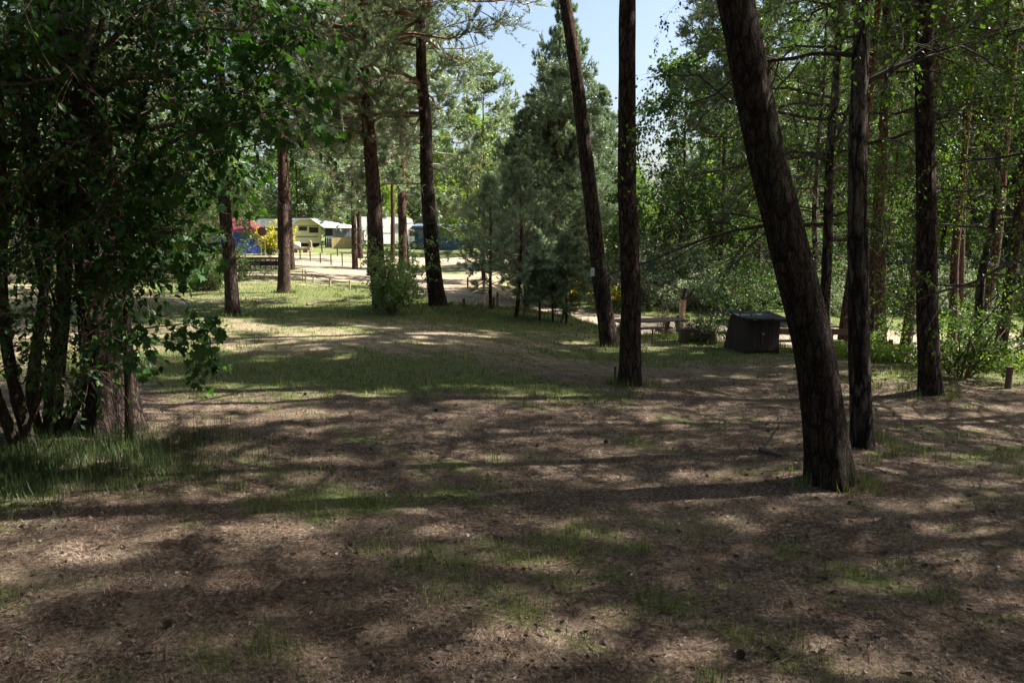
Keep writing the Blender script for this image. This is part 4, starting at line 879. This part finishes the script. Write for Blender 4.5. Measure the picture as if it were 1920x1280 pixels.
# person beside the camper
def person(label, p, face=0):
    t = thing('person', label, 'person', p, face)
    def skin(name, J, E, mat, lv=2):
        me = bpy.data.meshes.new(name); me.from_pydata([j[0] for j in J], E, []); o = bpy.data.objects.new(name, me); COL.objects.link(o); o.parent = t
        m = o.modifiers.new('skin', 'SKIN'); me.materials.append(M[mat])
        for v, j in zip(me.skin_vertices[0].data, J): v.radius = (j[1], j[1] * (j[2] if len(j) > 2 else 1))
        me.skin_vertices[0].data[0].use_root = True
        s = o.modifiers.new('sub', 'SUBSURF'); s.levels = s.render_levels = lv; return o
    J = [((0, 0, .95), .15, .75), ((0, 0, 1.15), .14, .75), ((0, -.02, 1.38), .17, .7), ((0, -.02, 1.5), .06), ((0, -.05, 1.60), .085), ((0, -.06, 1.70), .085),
         ((.2, -.02, 1.40), .055), ((.27, -.05, 1.14), .045), ((.22, -.25, .98), .035), ((.2, -.33, .95), .04), ((-.2, -.02, 1.40), .055), ((-.26, -.05, 1.14), .045), ((-.24, -.2, .93), .035), ((-.23, -.27, .88), .04),
         ((.09, 0, .88), .085), ((.10, -.03, .5), .06), ((.1, 0, .1), .045), ((.1, -.12, .04), .04), ((-.09, 0, .88), .085), ((-.10, -.03, .5), .06), ((-.1, 0, .1), .045), ((-.1, -.12, .04), .04)]
    E = [(0, 1), (1, 2), (2, 3), (3, 4), (4, 5), (2, 6), (6, 7), (7, 8), (8, 9), (2, 10), (10, 11), (11, 12), (12, 13), (0, 14), (14, 15), (15, 16), (16, 17), (0, 18), (18, 19), (19, 20), (20, 21)]
    skin('body', J, E, 'skin')
    skin('trousers', [((0, 0, .97), .165, .78), ((.09, 0, .86), .10), ((.10, -.03, .5), .075), ((.1, 0, .15), .062), ((-.09, 0, .86), .10), ((-.10, -.03, .5), .075), ((-.1, 0, .15), .062)], [(0, 1), (1, 2), (2, 3), (0, 4), (4, 5), (5, 6)], 'jeans')
    skin('cap', [((0, -.05, 1.72), .095), ((0, -.06, 1.80), .06)], [(0, 1)], 'white')
    return t
M['skin'] = paint('tanned_skin', (.36, .16, .10), .6, .08, 4); M['jeans'] = paint('blue_trousers', (.12, .18, .36), .8, .1, 6)
q = base_at(756, 73.2); person('person in a white cap and blue trousers standing at the camper door', q, .5)
# slate blue awning and its neighbour
D = 76
t = thing('awning_tent', 'long slate blue awning with pale windows, right of the camper', 'awning', base_at(830, D - 1))
mb = MB(); mb.box(-2.7, 2.3, 0, .05, .05, 1.15); part(mb, 'lower_wall', 'navy', t)
mb = MB(); mb.box(-2.7, 2.3, .0, .05, 1.151, 2.1); part(mb, 'upper_wall', 'navy', t)
mb = MB(); mb.add([(-2.8, -.25, 2.3), (2.9, -.25, 2.32), (2.9, 2.8, 2.5), (-2.8, 2.8, 2.5), (-2.8, -.25, 2.1), (2.9, -.25, 2.12)], [(0, 1, 2, 3), (4, 5, 1, 0)]); part(mb, 'roof', 'slate', t)
for x0, x1 in ((-2.3, -1.5), (-.2, .55)): mb = MB(); mb.box(x0, x1, -.03, -.002, 1.15, 1.95); part(mb, 'window', 'slate', t)
mb = MB(); mb.box(1.0, 1.75, -.03, -.002, 1.15, 1.95); part(mb, 'open_panel', 'offwhite', t)
for x in (1.85, 2.9): mb = MB(); mb.box(x, x + .06, -.3, -.24, .05, 2.1); part(mb, 'pole', 'white', t)
t = thing('caravan', 'white caravan with tall dark windows beside the slate blue awning', 'caravan', base_at(897, D + .6))
mb = MB(); mb.prism(arch(3.4, 2.5, .35, .62), 0, 2.2); part(mb, 'body', 'white', t, .04)
mb = MB(); mb.box(-1.6, 1.6, .1, 2, .2, .6); part(mb, 'underside', 'black', t)
for x0, x1 in ((-1.5, -.75), (-.35, .4), (.75, 1.4)): window(t, x0, x1, -.005, 1.0, 1.95, 'white', 'glass')
wheel(t, .2, .1, .3, .3)
t = thing('awning_tent', 'grey blue awning at the right end of the campsite row, behind the young pines', 'awning', base_at(962, D))
mb = MB(); mb.prism([(-1.5, .05), (1.5, .05), (1.5, 1.6), (.9, 2.1), (-1.5, 2.35)], 0, 2.5); part(mb, 'cloth', 'slate', t)
mb = MB(); mb.box(-1.1, .2, -.03, -.002, 1.1, 1.8); part(mb, 'window', 'curtain', t)
# white caravans behind the blue tent
t = thing('caravan', 'long white caravan with grey awning rail behind the red roofed tent', 'caravan', base_at(455, 84, .25), .3)
mb = MB(); mb.prism(arch(7.0, 2.75, .2, .4), 0, 2.2); part(mb, 'body', 'offwhite', t, .04)
mb = MB(); mb.box(-3.6, 3.6, -.2, 2.3, 2.76, 2.85); part(mb, 'roof', 'white', t, .02)
mb = MB(); mb.box(-2.2, 2.8, -.03, -.002, 2.25, 2.33); part(mb, 'awning_rail', 'metal', t)
window(t, -1.2, 1.0, -.005, 1.2, 1.9, 'offwhite', 'glass')
t = thing('caravan', 'small rounded white caravan above the broom bush', 'caravan', base_at(508, 80, .25), .4)
mb = MB(); mb.prism(arch(2.7, 2.45, .6, .4), 0, 2.2); part(mb, 'body', 'white', t, .05)
window(t, -.8, .7, -.005, 1.15, 1.6, 'white', 'glass')
mb = MB(); mb.box(-1.25, 1.25, .1, 2.1, .15, .4); part(mb, 'skirt', 'black', t)
t = thing('caravan', 'white caravan at far left seen between the thicket stems', 'caravan', base_at(72, 50))
mb = MB(); mb.prism(arch(3.2, 3.1, .3, .4), 0, 2.2); part(mb, 'body', 'white', t, .05)
window(t, -.9, .9, -.005, 1.4, 2.3, 'white', 'glass')
mb = MB(); mb.box(-1.5, 1.5, .1, 2.1, .1, .4); part(mb, 'skirt', 'black', t)
# red roofed blue tent
D = 57; k = mpp(D)
t = thing('tarpaulin_tent', 'royal blue tent with faded red tarpaulin roof', 'tent', base_at(425, D), .3)
x0, x1 = -2.75, 2.6
mb = MB(); mb.prism([(x0 + .15, .05), (x1 - .35, .05), (x1 - .12, 1.62), (x0, 1.62)], .1, 3.0); part(mb, 'wall', 'blue', t)
mb = MB(); g = rngm(4); nx, ny = 24, 10; v = []
for j in range(ny):
    for i in range(nx):
        u, w_ = i / (nx - 1), j / (ny - 1); rise = .85 * min(1, w_ * 1.6) * (1 - max(0, (u - .62) / .38) ** 1.3) * (min(1, u * 4) * .4 + .6)
        v.append((x0 - .15 + u * (x1 - x0 + .35), -.15 + w_ * 3.2, 1.80 + rise + g.normal(0, .02) - .05 * math.sin(u * 14)))
mb.add(v, [(j * nx + i, j * nx + i + 1, (j + 1) * nx + i + 1, (j + 1) * nx + i) for j in range(ny - 1) for i in range(nx - 1)], smooth=True)
lo = [(x, y - .02, 1.52 + .04 * math.sin(x * 5)) for x, y, z in v[:nx]]; mb.add(lo + v[:nx], [(i, i + 1, i + 1 + nx, i + nx) for i in range(nx - 1)], smooth=True)
part(mb, 'roof', 'red', t)
mb = MB(); mb.add([(x1 + .2, -.1, 1.6), (x1 - .02, 0, 1.6), (x1 - .45, .05, .05), (x1 - .15, 0, .05)], [(0, 1, 2, 3)]); part(mb, 'corner_flap', 'red', t)
# round sign seen from behind
t = thing('road_sign', 'round road sign seen from behind, on a thin grey post by the broom', 'sign', base_at(491, 54))
mb = MB(); a = np.linspace(0, 2 * np.pi, 29)[:-1]; mb.prism([(.31 * math.cos(q), 1.62 + .31 * math.sin(q)) for q in a], 0, .02); part(mb, 'disc', 'brown', t)
for x in (-.12, .16): mb = MB(); mb.tubes([[(x, .04, -.1), (x, .04, 1.6)]], [[.025, .025]], 8); part(mb, 'post', 'metal', t)
# low slatted fence at left of the noticed pine
t = thing('slatted_fence', 'low dark slatted fence between the blue tent and the noticed pine', 'fence', base_at(498, 40))
for i in range(11): mb = MB(); mb.box(-1.4 + i * .26, -1.33 + i * .26, 0, .03, 0, .62); part(mb, 'slat', 'post', t)
mb = MB(); mb.box(-1.5, 1.4, -.035, -.001, .5, .62); part(mb, 'top_rail', 'post', t); mb = MB(); mb.box(-1.5, 1.4, -.035, -.001, .2, .42); part(mb, 'board', 'brown_wood', t)
# things by the cream caravan
t = thing('log_bench', 'split log bench lying on short stumps before the cream caravan', 'bench', base_at(562, 60))
mb = MB(); mb.tubes([[(-.7, 0, .30), (0, .02, .31), (.75, 0, .29)]], [[.12, .13, .12]], 12); part(mb, 'log', 'post_pale', t)
for x in (-.4, .35): mb = MB(); mb.tubes([[(x, 0, -.05), (x, 0, .24)]], [[.17, .15]], 12); part(mb, 'stump', 'post', t)
t = thing('water_tank', 'pale rounded tank standing behind the log bench', 'tank', base_at(555, 70))
mb = MB(); mb.tubes([[(-.35, 0, .35), (-.3, 0, .35), (.25, 0, .35), (.32, 0, .35)]], [[.2, .33, .33, .2]], 16); part(mb, 'shell', 'offwhite', t); mb = MB(); mb.box(-.25, .2, -.15, .15, -.02, .08); part(mb, 'foot', 'metal', t)
t = thing('timber_post', 'thick weathered post with slanted top before the cream caravan', 'post', base_at(581, 69))
mb = MB(); mb.prism([(-.1, -.1), (.13, -.1), (.12, .62), (-.02, .82), (-.12, .72)], -.1, .1); part(mb, 'post', 'post_pale', t, .01)

# ------------------------------------------------------------------ posts, rails, fences
def post_mesh(h, r, lean, seed):
    g = rngm(seed); mb = MB(); z = np.linspace(-.15, h, 6); mb.tubes([np.stack([lean * z, .3 * lean * z, z], 1)], [r * (1 + g.normal(0, .04, 6))], 10); return mb
def single_post(label, px, py, ptop, wpx, mat='post', lean=0, group=None, name='timber_post', depth=None):
    p = on_ground(px, py) if depth is None else base_at(px, depth); h = (py - ptop) * p[1] / FPX * 1.0
    o = post_mesh(h, wpx * p[1] / FPX / 2, lean, int(px)).build(name, M[mat]); o.location = p; o['label'] = label; o['category'] = 'post'
    if group: o['group'] = group
    return o
GP = 'thin dark posts marking the track'
for px, py, pt, lab in [(545, 481, 463, 'thin dark post touching the right side of the noticed pine'), (563, 485, 468, 'second thin dark post right of the noticed pine'), (582, 490, 471, 'third thin dark post right of the noticed pine, in shade'),
                        (601, 493, 474, 'fourth thin dark post along the track edge'), (621, 497, 477, 'fifth thin dark post along the track edge'), (642, 499, 475, 'thin post nearest the slim dark pine'),
                        (604, 475, 458, 'thin post standing on the grass before the cream caravan'), (633, 480, 463, 'thin post standing on the sand before the yellow planks')]:
    single_post(lab, px, py, pt, 2.2, 'brown_wood', 0, GP)
GQ = 'short posts along the top of the bank'
for px, py, pt, w_, mat, ln, lab in [(568, 528, 505, 1.8, 'post', 0, 'thin stake with reddish tape, left end of the bank posts'), (573, 530, 506, 2.0, 'post', 0, 'taller thin stake beside the taped one'), (588, 531, 517, 3.2, 'post_pale', 0, 'short post with a rope tied round its head'),
                                 (619, 537, 522, 3.4, 'post_pale', .02, 'short post with a reddish rag on its left'), (656, 543, 526, 3.2, 'post_pale', 0, 'short pale post in the verge grass right of the ragged one'), (695, 549, 531, 4, 'post', 0, 'mossy short post just left of the reddish pine'),
                                 (869, 576, 560, 5.5, 'post', .05, 'stumpy dark post right of the crooked stub pine'), (926, 578, 557, 4.6, 'post', 0, 'short post at the foot of the left young pine'), (877, 542, 520, 3.2, 'post', 0, 'post standing alone on the shaded track'),
                                 (982, 590, 569, 5, 'post', .22, 'leaning short post right of the crooked young pine'), (1052, 604, 580, 5, 'post', .38, 'strongly leaning post under the dark young pines'), (916, 572, 545, 2, 'post', 0, 'thin stake behind the left young pine'),
                                 (1153, 715, 686, 4.5, 'post', 0, 'tiny stake in the grass left of the straight dark trunk'), (1223, 645, 617, 4, 'post', 0, 'post in the verge grass behind the straight dark trunk'), (1273, 636, 611, 4, 'post', 0, 'grey post left of the low plank fence'),
                                 (1632, 674, 651, 10, 'post_pale', 0, 'squat pale post right of the birch trunk'), (1668, 674, 636, 8, 'brown_wood', 0, 'dark post holding the wires behind the yellow herbs'), (1890, 728, 686, 13, 'post', 0, 'thick round post in the grass near the right edge')]:
    single_post(lab, px, py, pt, w_, mat, ln, GQ)
def rope(name, label, cat, pts, r, mat, sag=.05):
    P = []
    for a, b in zip(pts[:-1], pts[1:]):
        for u in np.linspace(0, 1, 7)[:-1]: q = np.array(a) * (1 - u) + np.array(b) * u; q[2] -= sag * 4 * u * (1 - u); P.append(q)
    P.append(np.array(pts[-1])); o = MB().tubes([P], [np.full(len(P), r)], 6).build(name, M[mat]); o['label'] = label; o['category'] = cat; return o
def tip(px, py, pt): p = on_ground(px, py); return at(px, pt, p[1])
rope('rope', 'slack reddish rope strung between the short bank posts', 'rope', [tip(573, 530, 510), tip(588, 531, 518), tip(619, 537, 523), tip(656, 543, 527)], .012, 'rag' if 'rag' in M else 'red', .06)
rope('wire', 'upper wire running between the posts behind the yellow herbs', 'wire', [at(1560, 646, 12.9), at(1632, 652, 12.9), at(1668, 657, 12.6), at(1720, 662, 12.4)], .007, 'metal', .02)
rope('wire', 'sagging wire between the stout upright pine and the thick round post', 'wire', [at(1768, 672, 11.6), at(1890, 690, 11.2), at(1960, 693, 11.0)], .006, 'metal', .05)
t = thing('log_rail', 'pale slanting log handrail leading down the bank beside the young pine', 'rail', on_ground(926, 572))
o0 = np.array(t.location); a = at(907, 529, 23.5) - o0; b_ = at(957, 559, 20.6) - o0
mb = MB(); mb.tubes([[a, (a + b_) / 2 + np.array([0, 0, .02]), b_]], [[.045, .05, .045]], 8); part(mb, 'log', 'post_pale', t)
for q in (a, (a * .45 + b_ * .55)):
    z = float(terrain(q[0] + o0[0], q[1] + o0[1])) - o0[2]; mb = MB(); mb.tubes([[(q[0], q[1], z - .1), (q[0], q[1], q[2] - .04)]], [[.035, .035]], 7); part(mb, 'post', 'post', t)
t = thing('plank_fence', 'low two plank fence with short posts behind the dark sapling', 'fence', on_ground(1336, 645)); o0 = np.array(t.location)
for px in (1280, 1336): q = at(px, 614 if px > 1300 else 616, o0[1]) - o0; z = float(terrain(q[0] + o0[0], o0[1])) - o0[2]; mb = MB(); mb.box(q[0] - .045, q[0] + .045, -.05, .05, z - .1, q[2]); part(mb, 'post', 'post', t, .006)
for dz in (.06, .17): mb = MB(); mb.bar(at(1278, 616, o0[1]) - o0 - np.array([0, -.08, dz]), at(1340, 616, o0[1]) - o0 - np.array([0, -.08, dz]), .03, .075); part(mb, 'plank', 'post', t)
# picnic tables with benches
def picnic(label, p, rz, L=1.9, mat='brown_wood', back=True):
    t = thing('picnic_table', label, 'picnic table', p, rz)
    for i in range(4): mb = MB(); mb.box(-L / 2, L / 2, -.36 + i * .185, -.36 + i * .185 + .17, .72, .76); part(mb, 'table_board', mat, t, .006)
    for s in (-1, 1):
        mb = MB(); mb.box(-L / 2, L / 2, s * .72 - .13, s * .72 + .13, .42, .46); part(mb, 'bench_seat', mat, t, .006)
        if back: mb = MB(); mb.box(-L / 2, L / 2, s * .95 - .02, s * .95 + .02, .62, .76); part(mb, 'backrest', mat, t, .006)
        mb = MB(); mb.bar((s * (L / 2 - .3), -1.0, .36), (s * (L / 2 - .3), 1.0, .36), .06, .09); part(mb, 'crossbeam', mat, t)
        for q in (-1, 1):
            mb = MB(); mb.bar((s * (L / 2 - .3), q * .55, -.08), (s * (L / 2 - .3), q * .25, .715), .09, .07); part(mb, 'leg', mat, t)
            if back: mb = MB(); mb.bar((s * (L / 2 - .35), q * .80, .2), (s * (L / 2 - .35), q * .93, .76), .06, .06); part(mb, 'brace', mat, t)
    return t
picnic('weathered picnic table with plank benches by the sandy path, right of the straight dark trunk', base_at(1222, 20.3), .25, 1.9, 'post', False)
picnic('dark bench with three rails standing partly behind the brown hut', base_at(1468, 19.6), -.05, 2.7)
# brown hut
p = on_ground(1416, 656); s_ = p[1] / FPX; t = thing('litter_hut', 'squat dark brown wooden hut with flared walls and grey felt roof', 'hut', p, .12)
X = lambda px: (px - 1416) * s_; Z = lambda py: (656 - py) * s_ * 1.0
mb = MB(); nb = 9
fl = np.array([(X(1376), -.05), (X(1440), -.05), (X(1446), Z(590)), (X(1383), Z(588))])
dpt = .75
for i in range(nb):
    u0, u1 = i / nb + .004, (i + 1) / nb - .004; lx = lambda u: (fl[0][0] * (1 - u) + fl[1][0] * u, fl[3][0] * (1 - u) + fl[2][0] * u)
    (a0, a1), (b0, b1) = lx(u0), lx(u1); mb.add([(a0, -.45, .05), (b0, -.45, .05), (b1, -.36, Z(590)), (a1, -.36, Z(590)), (a0, -.42, .05), (b0, -.42, .05), (b1, -.33, Z(590)), (a1, -.33, Z(590))], [(0, 1, 2, 3), (5, 4, 7, 6), (0, 4, 5, 1), (1, 5, 6, 2), (3, 2, 6, 7), (0, 3, 7, 4)])
part(mb, 'front_wall', 'brown_wood', t)
mb = MB(); mb.add([(X(1440), -.41, 0), (X(1455), .40, 0), (X(1452), .34, Z(592)), (X(1446), -.33, Z(590))], [(0, 1, 2, 3)]); mb.add([(X(1376), -.41, 0), (X(1370), .40, 0), (X(1378), .34, Z(592)), (X(1383), -.33, Z(590))], [(3, 2, 1, 0)])
mb.add([(X(1370), .40, 0), (X(1455), .40, 0), (X(1452), .34, Z(592)), (X(1378), .34, Z(592))], [(0, 1, 2, 3)])
part(mb, 'side_wall', 'brown_wood', t)
mb = MB(); v = [(X(1366), -.55, Z(588)), (X(1457), -.55, Z(592)), (X(1464), .5, Z(588)), (X(1374), .5, Z(584))]; v2 = [(a, b, c - .035) for a, b, c in v]
mb.add(v + v2, [(0, 1, 2, 3), (7, 6, 5, 4), (0, 4, 5, 1), (1, 5, 6, 2), (2, 6, 7, 3), (3, 7, 4, 0)]); part(mb, 'roof', 'felt', t)
mb = MB(); mb.box(X(1408), X(1413), -.44, -.40, Z(621), Z(618)); part(mb, 'latch', 'metal', t)
for x in (1379, 1438): mb = MB(); mb.bar((X(x), -.44, -.1), (X(x) + (.02 if x < 1400 else -.0), -.42, .12), .06, .06); part(mb, 'foot', 'brown_wood', t)
# little blue sign on a pole far behind, and the peeled trunk
t = thing('information_sign', 'small blue sign on a thin pole before the dark wood', 'sign', base_at(1283, 34))
z_ = at(1283, 510, 34)[2] - t.location[2]
mb = MB(); mb.box(-.15, .13, -.02, .0, z_ - .12, z_ + .12); part(mb, 'sign_board', 'bluesign', t); mb = MB(); mb.tubes([[(.14, .03, -.1), (.14, .03, z_ + .15)]], [[.02, .02]], 7); part(mb, 'pole', 'metal', t)
p = on_ground(1298, 632); p[1] += 1.4; p[2] = float(terrain(p[0], p[1])); t = thing('carved_stump', 'bare ochre tree stump with dark carved top beyond the dark sapling', 'stump', p)
zt = at(1298, 562, p[1])[2] - p[2]; zz = at(1304, 540, p[1])[2] - p[2]
mb = MB(); mb.tubes([[(0, 0, -.1), (-.03, 0, zt * .5), (.02, 0, zt)]], [[.085, .10, .09]], 12); part(mb, 'trunk', 'post_pale', t)
mb = MB(); mb.tubes([[(.02, 0, zt), (.05, 0, (zt + zz) / 2), (.08, 0, zz)], [(.08, 0, zt + .05), (.22, 0, zt + .1), (.3, 0, zz - .02)]], [[.09, .06, .05], [.05, .045, .03]], 8); part(mb, 'carved_top', 'brown_wood', t)
# notices on the trunks
for px, py, wp, hp, base, lab in [(1111, 510, 7, 15, (1141, 648), 'white paper notice on the curved pine'), (522, 472, 4, 9, (535, 549), 'small white notice on the left side of the straight pine'), (708, 487, 5, 11, (718, 580), 'small pale notice on the reddish pine above the bush')]:
    d_ = on_ground(*base)[1]; q = at(px, py, d_ - .12); s_ = d_ / FPX; t = thing('notice', lab, 'notice', q, -.35)
    mb = MB(); mb.box(-wp * s_ / 2, wp * s_ / 2, 0, .008, -hp * s_ / 2, hp * s_ / 2); part(mb, 'paper', 'paper', t)
    mb = MB()
    for i in range(3): mb.box(-wp * s_ * .3, wp * s_ * (.1 + .1 * (i % 2)), -.003, -.001, (.2 - .2 * i) * hp * s_, (.2 - .2 * i) * hp * s_ + .008)
    part(mb, 'print', 'ink', t)
# fallen sticks
def stick(label, pts, r, seed, tw=2, mat='post'):
    g = rngm(seed); P = []
    for px, py in pts: q = on_ground(px, py); q[2] += r * .8; P.append(q)
    P = np.array(P); o0 = P[0].copy(); P = P - o0; u = np.linspace(0, 1, 8); s = np.linspace(0, 1, len(P)); Q = np.stack([np.interp(u, s, P[:, c]) for c in range(3)], 1); Q[1:-1] += g.normal(0, r * .7, (6, 3)) * np.array([1, 1, .4])
    mb = MB(); mb.tubes([Q], [np.linspace(r, r * .45, 8)], 8)
    for _ in range(tw): i = g.integers(2, 6); d = g.normal(0, .08, 3); d[2] = abs(d[2]) * .5; mb.tubes([[Q[i], Q[i] + d, Q[i] + d * 1.8]], [[r * .4, r * .3, r * .2]], 5)
    o = mb.build('fallen_stick', M[mat]); o.location = o0; o['label'] = label; o['category'] = 'stick'; return o
stick('thick short stick lying left of the leaning pine', [(1424, 846), (1446, 852), (1470, 858)], .028, 1)
stick('long thin branch lying on the far lit grass', [(575, 573), (600, 568), (640, 565), (658, 561)], .03, 2, 3)
stick('twig beside the maple sapling foot', [(262, 748), (290, 752), (312, 745)], .009, 3, 3)
# pine cones
g = rngm(12); mb = MB(); a = np.linspace(0, 2 * np.pi, 9)[:-1]
for i in range(9):
    z = i * .0055; r_ = .019 * math.sin(math.pi * (i + 1.2) / 11) + .004
    for q in a + i * .39:
        c, s_ = math.cos(q), math.sin(q); mb.add([(c * r_ * .4 - s_ * .006, s_ * r_ * .4 + c * .006, z), (c * r_ * .4 + s_ * .006, s_ * r_ * .4 - c * .006, z), (c * r_ * 1.15 + s_ * .004, s_ * r_ * 1.15 - c * .004, z + .006), (c * r_ * 1.15 - s_ * .004, s_ * r_ * 1.15 + c * .004, z + .006)], [(0, 1, 2, 3)])
mb.tubes([[(0, 0, -.002), (0, 0, .052)]], [[.008, .005]], 6)
cone = mb.build('pine_cone', M['twig']); spots = [(1392, 1226), (1445, 1230), (1539, 1084), (1490, 1012), (1140, 830), (1010, 838), (570, 742), (308, 1180), (820, 770)]
cone['category'] = 'pine cone'; cone['group'] = 'pine cones on the ground'; cone['label'] = 'brown pine cone lying on the needle litter'
for i, sp in enumerate(spots):
    o = cone if i == 0 else cone.copy()
    if i: COL.objects.link(o)
    q = on_ground(*sp); q[2] += .015; o.location = q; o.rotation_euler = (R(90) + g.normal(0, .3), 0, g.uniform(0, 6)); o.scale = (.8,) * 3
print('objects done')
